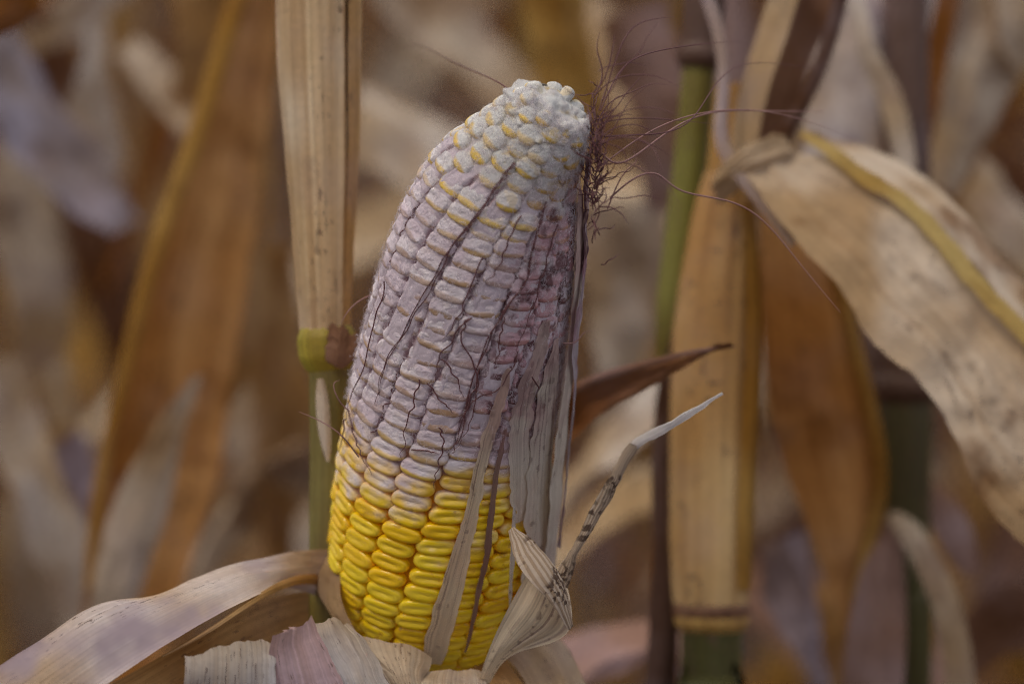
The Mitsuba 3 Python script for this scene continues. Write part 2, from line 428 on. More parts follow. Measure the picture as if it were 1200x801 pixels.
sk = arc / EAR_L
R_OF = PchipInterpolator([-0.10, -0.05, 0.0, sk[1] * 0.5, sk[1], sk[2], sk[3], sk[4], 0.5 * (sk[4] + 1), 1.0, 1.05, 1.08],
                         [0.006, 0.0155, 0.0212, 0.0252, 0.0268, 0.0258, 0.0234, 0.0188, 0.0149, 0.0110, 0.0066, 0.001])


def ear(theta, s, h=0.0):
    theta, s = np.asarray(theta, float), np.asarray(s, float)
    t, x, f = frame(s)
    r = (R_OF(np.clip(s, -0.1, 1.08)) + h)[..., None]
    return axis(s) + r * (np.sin(theta)[..., None] * x + np.cos(theta)[..., None] * f)


def ear_frame(theta, s):
    e = 2e-3
    m = norm(ear(theta, s + e) - ear(theta, s - e))
    c = norm(ear(theta + 0.01, s) - ear(theta - 0.01, s))
    return m, c, norm(np.cross(c, m))


corn = thing('corn_ear', 'upright ear of yellow corn whitened by mould, husk peeled back to its base', 'corn')

# one kernel: a rounded, slightly dented tablet. local x across the row, y along the ear, z outward
KN = 26
_ang = np.arange(KN) * 2 * np.pi / KN
_prof = [(0.0, 0), (0.28, 0.0), (0.5, 0.02), (0.68, 0.10), (0.82, 0.26), (0.92, 0.50), (0.98, 0.85), (1.0, 1.3), (0.98, 2.2), (0.9, 4.2)]


def kernel_mesh(w, h, mould, dent, roundness, seed, crown):
    ex = 2.0 / roundness
    cx = np.sign(np.cos(_ang)) * np.abs(np.cos(_ang)) ** ex
    cy = np.sign(np.sin(_ang)) * np.abs(np.sin(_ang)) ** ex
    V, ZL = [], []
    for a, drop in _prof:
        x, y = cx * a, cy * a
        z = -drop * 1e-3 * (crown - 0.5 * mould * (a < .95)) - dent * np.exp(-(y / 0.30) ** 2) * np.maximum(1 - (np.abs(x) / 0.85) ** 3, 0) + (0.0003 + 0.0005 * mould) * (a < .95) * (mfbm(np.stack([x * 1.8, y * 1.8, x * 0 + seed * 1.7], -1), 2, 3) - .5)
        V.append(np.stack([x * w / 2 * (1 - 0.05 * y), y * h / 2, z], -1)); ZL.append(y * 0.5 + 0.5)
    V, ZL = np.array(V), np.array(ZL)
    return V.reshape(-1, 3), ZL.reshape(-1), grid_faces(len(_prof), KN, wrap=True)


def twist(s):
    return math.radians(62) * (np.asarray(s) - 0.3)


kernels = []


def add_kernel(th, s, w, h, lift=0.0, big=0.0):
    m, c, nn = ear_frame(np.array(th), np.array(s))
    seed = len(kernels)
    mould = 1 / (1 + math.exp(-(s - 0.40) / 0.03))
    rr = random.random
    w *= 1 + 0.10 * (rr() - .5); h *= 1 + 0.14 * (rr() - .5)
    lift -= 0.0004 * mould * (rr() < .12) + 0.0002 * mould * (1 - big)
    h *= 1 + 0.05 * mould * (1 - big)
    V, ZL, F = kernel_mesh(w, h, mould * (1 - big), (0.00042 * (0.5 + 0.8 * rr())) * (1 - 0.8 * big) * (1 - 0.6 * mould), 2.5 + 0.7 * mould * (1 - big) - 0.3 * big, seed, 1.0 - 0.15 * big + 0.25 * (1 - mould))
    roll, tilt = 0.16 * (rr() - .5), 0.10 + 0.03 * mould + 0.08 * (rr() - .5)
    # rolled a little in the row; leaning so that the lower lip stands proud
    x, y, z = V.T
    x, y = x * math.cos(roll) - y * math.sin(roll), x * math.sin(roll) + y * math.cos(roll)
    z = z - y * tilt
    bend = x * x / (2 * max(float(R_OF(np.clip(s, -.1, 1.08))), 0.008))
    o = ear(np.array(th), np.array(s), lift + 0.0004 * (rr() - .5))
    W = o + x[:, None] * c + y[:, None] * m + (z - bend * 0.8)[:, None] * nn
    kid = random.randrange(40)
    uv = np.stack([kid * 2 + 0.02 + 0.96 * ZL, np.full(len(W), s)], -1)
    face = float(np.dot(nn, norm(EYE - o)))
    kernels.append((face, W, F, uv, o))


ROWS, PITCH_S = 16, 0.00425 / EAR_L
# core between the rows, filled up with mould along each row further up
ths, sss = np.linspace(0, 2 * np.pi, 18 * 24 + 1), np.linspace(-0.095, 1.03, 420)
TH, SS = np.meshgrid(ths, sss)
PH = (TH - math.radians(3) - twist(SS)) * ROWS / (2 * np.pi) + 0.5
rid = np.where(SS > .89, 0.45, np.clip(np.abs((PH % 1) - 0.5) * 2, 0, 1))
up_ = 1 / (1 + np.exp(-(SS - 0.42) / 0.025))
low_ = -0.0026 + up_ * (0.00185 * (1 - rid ** 5) * np.where(SS > .89, .92, 1) + 0.0004 + 0.0004 * (rid > .5) * rid) + up_ * (1 - 0.5 * rid ** 4) * 0.0010 * (mfbm(ear(TH, SS) * 420, 3, 8) - .5)
low_ = low_ - 0.00035 * np.clip((SS - .62) / .15, 0, 1) - 0.0008 * np.clip((SS - .87) / .04, 0, 1)
v = ear(TH, SS, low_ * np.clip(R_OF(np.clip(SS, -.1, 1.08)) / 0.012, 0, 1))
part(corn, 'cob', mikit.ply((v.reshape(-1, 3), grid_faces(420, 18 * 24 + 1)), 'cob_skin', smooth=True, uv=np.stack([PH + 40, SS], -1).reshape(-1, 2)))

for r in range(ROWS):
    s = -0.045 + (0.5 * (r % 2) + 0.12 * math.sin(r * 2.3)) * PITCH_S
    while s < 0.885:
        R = float(R_OF(s))
        h = 0.00425 * (1.03 if s < .36 else 1.0)
        th = math.radians(360 / ROWS * r + 3) + float(twist(s)) + 0.02 * math.sin(s * 40 + r)
        add_kernel(th, s, 2 * math.pi * R / ROWS * (0.965 if s < 0.36 else 0.945), h)
        s += PITCH_S * (1 + 0.05 * (random.random() - .5))
rows2 = 14
for r in range(rows2):
    s = 0.897 + 0.5 * (r % 2) * 0.0042 / EAR_L
    while s < 1.045:
        R = float(R_OF(s))
        th = math.radians(360 / rows2 * r + 8) + float(twist(s)) + 0.10 * (random.random() - .5)
        add_kernel(th, s, min(2 * math.pi * R / rows2 * 1.03, 0.0062), 0.0050 if s < 1 else .0038, lift=-0.0005 + 0.0007 * random.random(), big=1.0)
        s += 0.0042 / EAR_L * (1 + 0.16 * (random.random() - .5))

kernels.sort(key=lambda q: -q[0])
for face, W, F, uv, o in kernels[:296]:
    part(corn, 'kernel', mikit.ply((W, F), 'kernel_skin', smooth=True, uv=uv))
vs, fs, us, at = [], [], [], 0
for face, W, F, uv, o in kernels[296:]:
    vs.append(W); fs.append(F + at); us.append(uv); at += len(W)
part(corn, 'rear_kernels', mikit.ply((np.vstack(vs), np.vstack(fs)), 'kernel_skin', smooth=True, uv=np.vstack(us)), kind='stuff')

# mouldy tip
tip = trimesh.creation.icosphere(subdivisions=5, radius=1.0)
tv = np.array(tip.vertices)
tt_, tx_, tf_ = (q for q in frame(np.array(1.0)))
disp = 1 + 0.26 * (mfbm(tv * 2.0, 2, 5) - .5) * 2 + 0.12 * (mfbm(tv * 4.5, 2, 6) - .5) * 2 + 0.05 * (mfbm(tv * 12, 2, 9) - .5)
loc = tv * disp[:, None] * np.array([0.0097, 0.0097, 0.0056])
wv = axis(np.array(1.0)) + loc[:, :1] * tx_ + loc[:, 1:2] * tf_ + loc[:, 2:] * tt_
part(corn, 'tip', mikit.ply((wv, tip.faces), 'crust', smooth=True), 'blunt whitish mould covered tip')

# where a place on the photograph lies on the ear
_gt, _gs = np.linspace(-1.75, 1.75, 260), np.linspace(-0.09, 1.04, 420)
_GT, _GS = np.meshgrid(_gt, _gs)
_gp = pix(ear(_GT, _GS))
_gn = np.sum(ear_frame(_GT, _GS)[2] * norm(EYE - ear(_GT, _GS)), -1)


def on_ear(px, py):
    d = (_gp[..., 0] - px) ** 2 + (_gp[..., 1] - py) ** 2 + np.where(_gn < -0.05, 1e5, 0)
    i = np.unravel_index(np.argmin(d), d.shape)
    return _GT[i], _GS[i]


def ear_ribbon(pts, widths, h, n=90, m=9, k=5, seed=0, edge=0.0005, crinkle=0.0003, mat='husk', name='husk_strip', label=None, cup=0.0):
    """A strip of husk lying along the ear. widths in metres, h = height above the kernels."""
    q = np.array([on_ear(*p) for p in pts])
    t = np.linspace(0, 1, n)
    c = PchipInterpolator(np.linspace(0, 1, len(q)), q, axis=0)(t)
    wd = PchipInterpolator(np.linspace(0, 1, len(widths)), widths)(t)
    hh = PchipInterpolator(np.linspace(0, 1, len(h)), h)(t) if np.ndim(h) else np.full(n, h)
    u = np.linspace(-0.5, 0.5, m)
    le = np.concatenate([[0], np.cumsum(np.linalg.norm(np.diff(ear(c[:, 0], c[:, 1]), axis=0), axis=1))])
    e1 = edge * 2 * (mfbm(np.stack([le * 330, le * 0 + seed, le * 0], -1), 3) - .5)
    e2 = edge * 2 * (mfbm(np.stack([le * 330, le * 0 + seed + 40, le * 0], -1), 3) - .5)
    off = u[None] * wd[:, None] + np.where(u[None] < 0, -2 * u[None] * e1[:, None], 2 * u[None] * e2[:, None])
    th = c[:, :1] + off / R_OF(np.clip(c[:, 1], -.1, 1.05))[:, None]
    S = np.repeat(c[:, 1:2], m, 1)
    q3 = np.stack([u[None] * 5 + 0 * le[:, None], le[:, None] * 140 + 0 * u[None], 0 * S + seed], -1)
    hgt = hh[:, None] + crinkle * 2 * (mfbm(q3, 3, seed) - .5) + cup * (2 * u[None]) ** 2
    p = ear(th, S, hgt)
    uv = np.stack([k * 2 + 0.02 + 0.96 * (u[None] + .5) + 0 * S, le[:, None] + 0 * S + seed * 0.31], -1).reshape(-1, 2)
    return part(corn, name, mikit.ply((p.reshape(-1, 3), grid_faces(n, m)), mat, smooth=True, uv=uv), label)


# the husk that still clings to the right side of the ear
ear_ribbon([(650, 740), (655, 640), (657, 560), (660, 480), (666, 390), (675, 310), (684, 225)], [0.010, 0.022, 0.023, 0.022, 0.019, 0.016, 0.010], [0.0016, 0.0030, 0.0032, 0.0028, 0.0022, 0.0018, 0.0012], k=5, seed=2, edge=0.0007, crinkle=0.0006, m=17, name='husk_leaf', label='pale fibrous husk still clinging to the right side')
ear_ribbon([(612, 770), (620, 690), (626, 610), (630, 545), (635, 490), (641, 440), (650, 395)], [0.006, 0.013, 0.012, 0.0105, 0.0085, 0.006, 0.002], [0.0016, 0.0020, 0.0018, 0.0014, 0.0011, 0.0009, 0.0005], k=5, seed=5, edge=0.0010, crinkle=0.0004, m=13, name='husk_leaf')
ear_ribbon([(606, 610), (607, 555), (610, 505), (616, 460), (630, 410), (640, 375)], [0.0035, 0.0055, 0.0062, 0.0055, 0.0040, 0.0015], [0.0008, 0.0009, 0.0008, 0.0006, 0.0005, 0.0003], k=5, seed=8, edge=0.0013, crinkle=0.0003, name='husk_strip', label='torn purplish shred of husk')
ear_ribbon([(648, 640), (650, 560), (654, 480), (660, 400), (670, 330), (680, 270), (688, 215)], [0.003, 0.0045, 0.0045, 0.004, 0.004, 0.0035, 0.002], [0.0034, 0.0038, 0.0036, 0.0030, 0.0026, 0.0024, 0.0018], k=9, seed=11, edge=0.0006, crinkle=0.0006, name='husk_strip', cup=0.0003)
ear_ribbon([(505, 775), (520, 720), (540, 640), (556, 580), (566, 530), (584, 470), (596, 430)], [0.0050, 0.0058, 0.0046, 0.0032, 0.0030, 0.0026, 0.001], [0.0012, 0.0010, 0.0008, 0.0008, 0.0007, 0.0006, 0.0003], k=19, seed=14, edge=0.0006, crinkle=0.0003, name='husk_strip', label='narrow translucent strip of husk lying over the yellow kernels', cup=0.0002)
ear_ribbon([(545, 762), (560, 690), (570, 640), (576, 590), (583, 540), (592, 500)], [0.0007, 0.0013, 0.0015, 0.0016, 0.0013, 0.0006], [0.0009, 0.0008, 0.0008, 0.0007, 0.0006, 0.0004], k=8, seed=17, edge=0.0003, name='husk_strip', m=5, label='thin brown thread of husk over the yellow kernels')
ear_ribbon([(591, 715), (592, 680), (595, 645), (597, 615), (600, 590)], [0.0005, 0.0010, 0.0012, 0.0012, 0.0006], [0.0022, 0.0022, 0.0020, 0.0016, 0.001], k=12, seed=20, edge=0.0002, name='husk_strip', m=5)
# crumpled folds beside the silk
for j, (x0, kk) in enumerate(((697, 9), (691, 4), (702, 5))):
    ear_ribbon([(x0 - 16, 350), (x0 - 9, 310), (x0 - 1, 285), (x0 - 5, 262), (x0 + 1, 238), (x0 - 2, 205), (x0 - 7, 180)], [0.002, 0.003, 0.0034, 0.003, 0.003, 0.002, 0.001], [0.0010 + .0004 * j, 0.0016, 0.0024, 0.0014, 0.0024, 0.0014, 0.0006], k=kk, seed=30 + j, crinkle=0.0009, name='husk_fold', cup=0.0006)

# silk lying in the furrows
rs = np.random.default_rng(21)
lines = []


def on_line(pts, h=0.0004, jit=0.0006):
    q = np.array([on_ear(*p) for p in pts])
    t = np.linspace(0, 1, max(6, 4 * len(pts)))
    c = PchipInterpolator(np.linspace(0, 1, len(q)), q, axis=0)(t)
    c[:, 0] += rs.normal(0, jit * .6, len(t)) / 0.025
    return ear(c[:, 0], c[:, 1], h + rs.normal(0, 0.00012, len(t)))


SILK_PX = [[(604, 190), (586, 215), (565, 245), (524, 302), (485, 369), (452, 429), (440, 475)],
           [(640, 235), (630, 270), (620, 318), (590, 366), (557, 438), (536, 520), (530, 530)],
           [(652, 262), (640, 300), (625, 350), (606, 410)], [(606, 410), (588, 450), (553, 470), (538, 500)],
           [(548, 372), (540, 395), (555, 430), (556, 470), (548, 500), (531, 528)],
           [(552, 370), (534, 390), (515, 420), (512, 440)], [(520, 420), (534, 440), (542, 465)],
           [(494, 445), (486, 470), (476, 500), (474, 540)], [(505, 450), (520, 470), (534, 484)],
           [(454, 330), (440, 380), (428, 430), (412, 470), (408, 490)], [(410, 480), (418, 510), (424, 530), (436, 555)],
           [(408, 490), (400, 530)], [(480, 525), (505, 527), (512, 530)], [(610, 250), (588, 300), (570, 330)],
           [(565, 300), (545, 350), (520, 400)], [(514, 500), (520, 520), (514, 545), (508, 570)],
           [(590, 370), (585, 400), (580, 430)], [(560, 430), (548, 480), (536, 520)], [(620, 440), (640, 480), (636, 500)]]
for pts in SILK_PX:
    for c in range(2 if len(pts) > 6 else 1):
        dx = rs.normal(0, 1.6) if c else 0
        lines.append(on_line([(x + dx, y + dx) for x, y in pts], 0.0005 if len(pts) < 7 else 0.0001, 0.0005))
# each furrow holds a frayed line of dead silk
for r in range(ROWS):
    th0 = math.radians(360 / ROWS * (r + .5) + 3)
    for c in range(1):
        s0 = 0.36 + 0.40 * rs.random(); s1 = s0 + 0.06 + 0.14 * rs.random()
        ss = np.linspace(s0, s1, 26)
        th = th0 + twist(ss) + 0.02 * np.sin(ss * 40 + r) + rs.normal(0, 0.018, 26)
        if np.cos(th).mean() > -0.2 and r % 2:
            lines.append(ear(th, ss, -0.0006 + rs.normal(0, 0.00018, 26)))
vs, fs, at = [], [], 0
for l in lines:
    v_, f_ = strands([l], r=0.00018, n=60)
    vs.append(v_); fs.append(f_ + at); at += len(v_)
part(corn, 'dried_silk', mikit.ply((np.vstack(vs), np.vstack(fs)), 'silk_dark', smooth=True), 'dark threads of dried silk in the furrows between the kernel rows', 'stuff')

# tuft of silk at the tip
tuft = []
for i in range(120):
    a = np.array([697 + rs.normal(0, 4.5), 190 + rs.normal(0, 42), -0.014 + rs.normal(0, .003)])
    ang = rs.normal(math.radians(84), 0.42)
    ln = abs(rs.normal(14, 16)) + 10
    pts, cur = [a], a.copy()
    for q in range(6):
        ang += rs.normal(0, 0.42)
        cur = cur + np.array([math.cos(ang) * ln / 6, -math.sin(ang) * ln / 6, rs.normal(0, .0012)])
        pts.append(cur.copy())
    tuft.append([P(*p) for p in pts])
part(corn, 'silk_tuft', mikit.ply(strands(tuft, r=0.00015), 'silk_dark', smooth=True), 'matted tuft of brown silk at the tip', 'stuff')
wisps = []
for i in range(18):
    x0, y0 = 702 + rs.normal(0, 5), 165 + rs.normal(0, 32)
    ang = math.radians(rs.uniform(8, 100)); ln = rs.uniform(50, 130)
    z, pts = -0.02 + rs.normal(0, .004), []
    zz = rs.normal(0, .006); bend = rs.normal(-0.35, 0.4)
    for q in range(6):
        f = q / 5
        a2 = ang + bend * f
        pts.append(P(x0 + math.cos(a2) * ln * f + rs.normal(0, 1.5), y0 - math.sin(a2) * ln * f + rs.normal(0, 1.5), z + zz * f))
    wisps.append(pts)
part(corn, 'silk_wisps', mikit.ply(strands(wisps, r=0.00013), 'silk_dark', smooth=True), kind='stuff')
LONG = [[(715, 232, -.01), (745, 208, -.012), (772, 205, -.01), (800, 224, -.008), (855, 236, -.004), (900, 264, 0), (940, 312, .003), (985, 366, .006)],
        [(706, 180, -.015), (730, 190, -.012), (775, 160, -.005), (830, 133, .01), (900, 130, .025), (965, 131, .035)],
        [(708, 160, -.015), (750, 158, -.01), (810, 140, .0), (860, 80, .02), (960, 82, .03)],
        [(710, 190, -.012), (770, 150, -.004), (840, 130, .01), (920, 135, .02), (1005, 165, .03)],
        [(704, 130, -.015), (730, 80, -.01), (770, 60, 0), (820, 52, .01), (870, 48, .02)],
        [(702, 130, -.02), (722, 70, -.02), (745, 30, -.018), (790, 20, -.01)],
        [(698, 110, -.02), (706, 85, -.02), (700, 60, -.02), (703, 38, -.02)],
        [(704, 100, -.02), (716, 70, -.02), (720, 40, -.02)],
        [(600, 108, 0), (575, 92, .02), (530, 72, .04), (495, 54, .05), (472, 56, .055)],
        [(712, 245, -.01), (730, 205, -.014), (745, 190, -.015), (742, 176, -.016)],
        [(660, 402, .0), (675, 400, .0), (684, 390, 0), (695, 388, .0)],
        [(440, 344, .015), (425, 350, .012), (410, 362, .01), (400, 378, .01)],
        [(420, 535, .005), (400, 510, .0), (375, 493, 0), (350, 482, 0)],
        [(408, 480, .01), (398, 470, .005), (391, 452, .004), (398, 445, .004)]]
for i, l in enumerate(LONG):
    part(corn, 'silk_strand', mikit.ply(strands([[P(*p) for p in l]], r=0.00023 if i < 2 else 0.00017, n=40), 'silk_pale' if i in (0, 1, 3, 9, 10, 11, 12, 13) else 'silk_dark', smooth=True))

# fine threads of mould lying over and between the kernels
fuzz, NF = [], 15000
ft, fs_ = rs.uniform(-1.7, 1.7, NF), 0.385 + 0.66 * rs.random(NF) ** 1.0
keep = mfbm(ear(ft, fs_) * 160, 3, 77) + 0.5 * np.clip((fs_ - .385) / .06, 0, 1) > rs.uniform(.55, 1.0, NF)
ft, fs_ = ft[keep], fs_[keep]
m0, c0, n0 = ear_frame(ft, fs_)
base = ear(ft, fs_, -0.0003 + rs.normal(0, .00035, len(ft)))
aa = rs.uniform(0, 6.283, len(ft))
dirs = np.cos(aa)[:, None] * m0 + np.sin(aa)[:, None] * c0
side = np.cross(dirs, n0)
ln_ = rs.uniform(.0007, .0020, len(ft))[:, None]
lift_, bow_ = rs.uniform(.0002, .0006, len(ft))[:, None], rs.normal(0, .0004, len(ft))[:, None]
ctr = np.stack([base + dirs * ln_ * (q - .5) + n0 * lift_ * 4 * q * (1 - q) + side * bow_ * 4 * q * (1 - q) for q in np.linspace(0, 1, 5)], 1)
ring = np.stack([n0, side - .5 * n0, -side - .5 * n0], 1)
vv = ctr[:, :, None] + 0.000028 * ring[:, None]
ff = grid_faces(5, 3, wrap=True)
ff = (np.arange(len(ft)) * 15)[:, None, None] + ff[None]
part(corn, 'mould_threads', mikit.ply((vv.reshape(-1, 3), ff.reshape(-1, 4)), 'mould_thread', smooth=True), kind='stuff')

# shank under the ear
m_, uv_ = tube_mesh([P(508, 745, .050), P(500, 800, .058), P(470, 900, .064), P(430, 990, .066)], [0.012, 0.0115, 0.010, 0.009], k=13, seed=3)
part(corn, 'shank', mikit.ply(m_, 'stem', smooth=True, uv=uv_))

# peeled back husk leaves at the base
leaf(corn, 'husk_leaf', PX([(384, 642, .040), (330, 648, .030), (250, 668, .018), (180, 694, .008), (110, 712, -.004), (50, 748, -.012), (-30, 800, -.02)], 0),
     PX([(376, 700, .042), (338, 688, .026), (300, 705, .010), (235, 742, -.004), (160, 786, -.014), (100, 826, -.02), (20, 880, -.026)], 0),
     'leaf', 'pale mauve husk leaf bent out to the lower left', k=21, n=90, m=21, bulge=0.16, rough=0.0012, roll=(0, .10), wave=.002, wfreq=20, seed=3)
leaf(corn, 'husk_leaf', PX([(388, 668, .044), (360, 672, .034), (330, 680, .022), (290, 704, .008), (236, 741, -.005), (190, 768, -.010)], 0),
     PX([(388, 690, .044), (362, 684, .032), (334, 689, .020), (294, 709, .006), (240, 744, -.005), (191, 769, -.010)], 0), 'leaf', k=14, n=50, m=7, bulge=.3, seed=6)
leaf(corn, 'husk_leaf', PX([(392, 690, .050), (345, 694, .040), (290, 712, .028), (210, 756, .014), (110, 812, .002)], 0),
     PX([(400, 740, .050), (365, 752, .040), (300, 790, .026), (240, 830, .012), (170, 880, .0)], 0),
     'leaf', 'warm tan inner husk leaf below the mauve one', k=13, n=60, m=15, bulge=-0.10, rough=.001, seed=9)
leaf(corn, 'husk_leaf', PX([(384, 640, .044), (372, 662, .040), (372, 690, .036), (384, 712, .030), (400, 740, .022), (420, 772, .012)], 0),
     PX([(402, 660, .030), (398, 684, .026), (402, 706, .022), (416, 736, .016), (440, 768, .010), (470, 796, .006)], 0), 'leaf', k=0, n=50, m=9, bulge=.05, rough=.0008, seed=12)
leaf(corn, 'husk_leaf', PX([(214, 764, -.018), (216, 790, -.018), (214, 830, -.012), (216, 900, -.006)], 0),
     PX([(322, 742, -.012), (322, 790, -.014), (322, 840, -.010), (322, 900, -.004)], 0), 'leaf',
     'chalky white torn husk scrap at the bottom edge', k=12, n=50, m=41, bulge=.06, rough=.0016, ragged=(.10, 0), edge=.0006, seed=15)
leaf(corn, 'husk_leaf', PX([(319, 744, -.016), (316, 770, -.014), (322, 800, -.012), (336, 850, -.01), (360, 920, -.006)], 0),
     PX([(364, 720, -.006), (376, 748, -.008), (392, 780, -.010), (410, 820, -.01), (440, 890, -.006)], 0), 'leaf',
     'pink blushed torn husk piece with a peaked end', k=17, n=50, m=21, bulge=.10, rough=.0012, ragged=(.05, 0), edge=.0004, seed=18)
leaf(corn, 'husk_leaf', PX([(368, 722, -.002), (374, 745, -.004), (390, 778, -.004), (406, 810, -.004), (430, 870, 0)], 0),
     PX([(402, 732, .010), (424, 748, .008), (440, 774, .004), (456, 806, .002), (480, 860, .002)], 0), 'leaf', k=12, n=50, m=25, bulge=.12, rough=.002, ragged=(.12, 0), edge=.001, seed=21)
leaf(corn, 'husk_leaf', PX([(418, 745, .016), (430, 770, .012), (450, 792, .008), (480, 840, .004)], 0),
     PX([(506, 772, .016), (502, 786, .012), (496, 800, .008), (510, 850, .004)], 0), 'leaf', k=0, n=40, m=17, bulge=.08, rough=.0022, seed=24)
leaf(corn, 'husk_leaf', PX([(496, 789, .014), (488, 798, .010), (486, 812, .006), (490, 850, .004)], 0),
     PX([(566, 780, .018), (570, 794, .014), (572, 812, .008), (576, 850, .004)], 0), 'leaf', k=0, n=40, m=25, bulge=.02, rough=.0024, ragged=(.1, 0), seed=27)
leaf(corn, 'husk_leaf', PX([(566, 760, .040), (600, 772, .036), (620, 800, .030), (640, 850, .02)], 0),
     PX([(640, 735, .050), (668, 760, .046), (692, 800, .040), (710, 850, .03)], 0), 'leaf', k=0, n=50, m=17, bulge=.08, rough=.0018, rib=-.06, seed=30)
leaf(corn, 'husk_leaf', PX([(552, 772, .030), (560, 790, .026), (570, 812, .02), (590, 860, .02)], 0),
     PX([(590, 768, .034), (604, 785, .030), (622, 812, .026), (650, 860, .02)], 0), 'leaf', k=13, n=40, m=13, bulge=.1, rough=.0016, seed=33)

# curled husk at the lower right with its twisted tail
leaf(corn, 'husk_leaf', PX([(624, 655, .004), (606, 690, .004), (588, 725, .006), (566, 775, .012), (556, 812, .02)], 0),
     PX([(660, 690, .010), (668, 732, .006), (640, 752, .008), (594, 768, .012), (566, 815, .02)], 0), 'husk',
     'pale yellow husk wrapped round the base on the right', k=19, n=60, m=21, bulge=.14, rough=.0012, roll=(.08, .10), seed=40)
leaf(corn, 'husk_leaf', PX([(596, 621, .000), (602, 650, -.004), (614, 672, -.007), (643, 704, -.006), (666, 738, .000)], 0),
     PX([(602, 618, .002), (628, 637, .000), (648, 660, -.001), (662, 688, .000), (671, 730, .003)], 0), 'scab',
     'ribbed brown flap of husk folded over on the right', n=60, m=21, bulge=.16, rough=.0007, edge=.0004, seed=43)
leaf(corn, 'husk_leaf', PX([(640, 705, .012), (652, 668, .012), (674, 632, .010), (694, 592, .008), (716, 554, .006), (738, 518, .004)], 0),
     PX([(662, 694, .014), (672, 668, .012), (682, 640, .010), (711, 596, .010), (728, 560, .006), (748, 522, .004)], 0), 'scab',
     'thin twisted tail of husk pointing up to the right', n=70, m=9, bulge=.25, rough=.0008, edge=.0005, seed=46)
leaf(corn, 'husk_leaf', PX([(737, 524, .004), (746, 512, .004), (775, 498, .002), (806, 481, .0), (846, 459, -.002)], 0),
     PX([(748, 526, .004), (756, 520, .003), (782, 506, .002), (812, 486, 0), (848, 462, -.002)], 0), 'leaf', k=12, n=50, m=9, bulge=.2, rough=.0004, edge=.0004, seed=49)

# ------------------------------------------------------------------ brown leaf behind the ear
bl = thing('corn_leaf', 'small dark brown curled leaf pointing right behind the ear', 'leaf')
leaf(bl, 'blade', PX([(600, 470, .075), (655, 461, .07), (700, 442, .065), (760, 425, .06), (815, 412, .056), (862, 406, .052)], 0),
     PX([(600, 575, .075), (655, 538, .07), (690, 503, .065), (740, 462, .06), (800, 430, .056), (860, 408, .052)], 0), 'leaf', k=23, n=80, m=17, bulge=-.12, rough=.0035, wave=.003, wfreq=22, edge=.0006, seed=52)
leaf(bl + '__blade', 'rim', PX([(600, 462, .070), (655, 455, .066), (700, 437, .062), (760, 421, .058), (815, 409, .054), (862, 405, .051)], 0),
     PX([(600, 480, .070), (655, 470, .066), (700, 449, .062), (760, 430, .058), (815, 414, .054), (862, 407, .051)], 0), 'leaf', k=8, n=60, m=7, bulge=.25, rough=.0006, seed=53)


# ------------------------------------------------------------------ stalks near the ear
def sheath_mesh(cpts, radii, start, turns, k, n=80, m=60, lift=0.10, seed=0, dark_edge=True):
    """A leaf sheath wrapped more than once round the stalk; its free edge stands off."""
    t = np.linspace(0, 1, n)
    c = curve(cpts, t)
    r = PchipInterpolator(np.linspace(0, 1, len(radii)), radii)(t)
    tan = norm(np.gradient(c, axis=0))
    xa = norm(right - tan * (tan @ right)[:, None]); fa = np.cross(xa, tan)
    q = np.linspace(0, 1, m)
    ang = start - 2 * np.pi * turns * q
    le = np.concatenate([[0], np.cumsum(np.linalg.norm(np.diff(c, axis=0), axis=1))])
    rad = r[:, None] * (1.0 + lift * (1 - q)[None] + 0.10 * np.exp(-q / 0.03)[None])
    rad = rad + 0.0005 * (mfbm(np.stack([np.cos(ang)[None] * 3 + 0 * t[:, None], np.sin(ang)[None] * 3 + 0 * t[:, None], le[:, None] * 40 + 0 * q[None]], -1), 3, seed) - .5) * 2
    rad = rad + 0.00012 * np.sin(ang * 19)[None]
    v = c[:, None] + rad[..., None] * (np.sin(ang)[None, :, None] * xa[:, None] + np.cos(ang)[None, :, None] * fa[:, None])
    uv = np.stack([k * 2 + .02 + .96 * q[None] + 0 * t[:, None], le[:, None] + 0 * q[None]], -1).reshape(-1, 2)
    return (v.reshape(-1, 3), grid_faces(n, m)), uv


st = thing('corn_stalk', 'pale dry corn stalk with a yellow green joint standing left of the ear', 'stalk')
Z1 = 0.045
mm, uv = sheath_mesh([P(376, -150, Z1), P(374, 0, Z1), P(377, 150, Z1), P(381, 280, Z1), P(383, 395, Z1)], [0.0108, 0.0100, 0.0088, 0.0073, 0.0060], math.radians(33), 0.72, 22, seed=4, lift=.16)
part(st, 'sheath', mikit.ply(mm, 'stem', smooth=True, uv=uv), 'pale beige dry sheath with fine brown specks')
mm, uv = sheath_mesh([P(378, -150, Z1), P(377, 0, Z1), P(380, 150, Z1), P(382, 280, Z1), P(384, 395, Z1)], [0.0104, 0.0098, 0.0088, 0.0070, 0.0056], math.radians(140), 0.275, 14, seed=5, lift=.02)
part(st, 'sheath_margin', mikit.ply(mm, 'stem', smooth=True, uv=uv), 'golden brown margin of the sheath beyond its dark split')
mm, uv = tube_mesh([P(376, -150, Z1 + .002), P(383, 400, Z1 + .001)], [0.0075, 0.0045], k=3)
part(st, 'stem', mikit.ply(mm, 'stem', smooth=True, uv=uv))
mm, uv = tube_mesh([P(382, 380, Z1), P(383, 398, Z1), P(384, 414, Z1), P(386, 434, Z1)], [0.0060, 0.0074, 0.0073, 0.0054], n=30, k=11, bump=.0002)
part(st, 'node', mikit.ply(mm, 'stem', smooth=True, uv=uv), 'yellow green swollen joint')
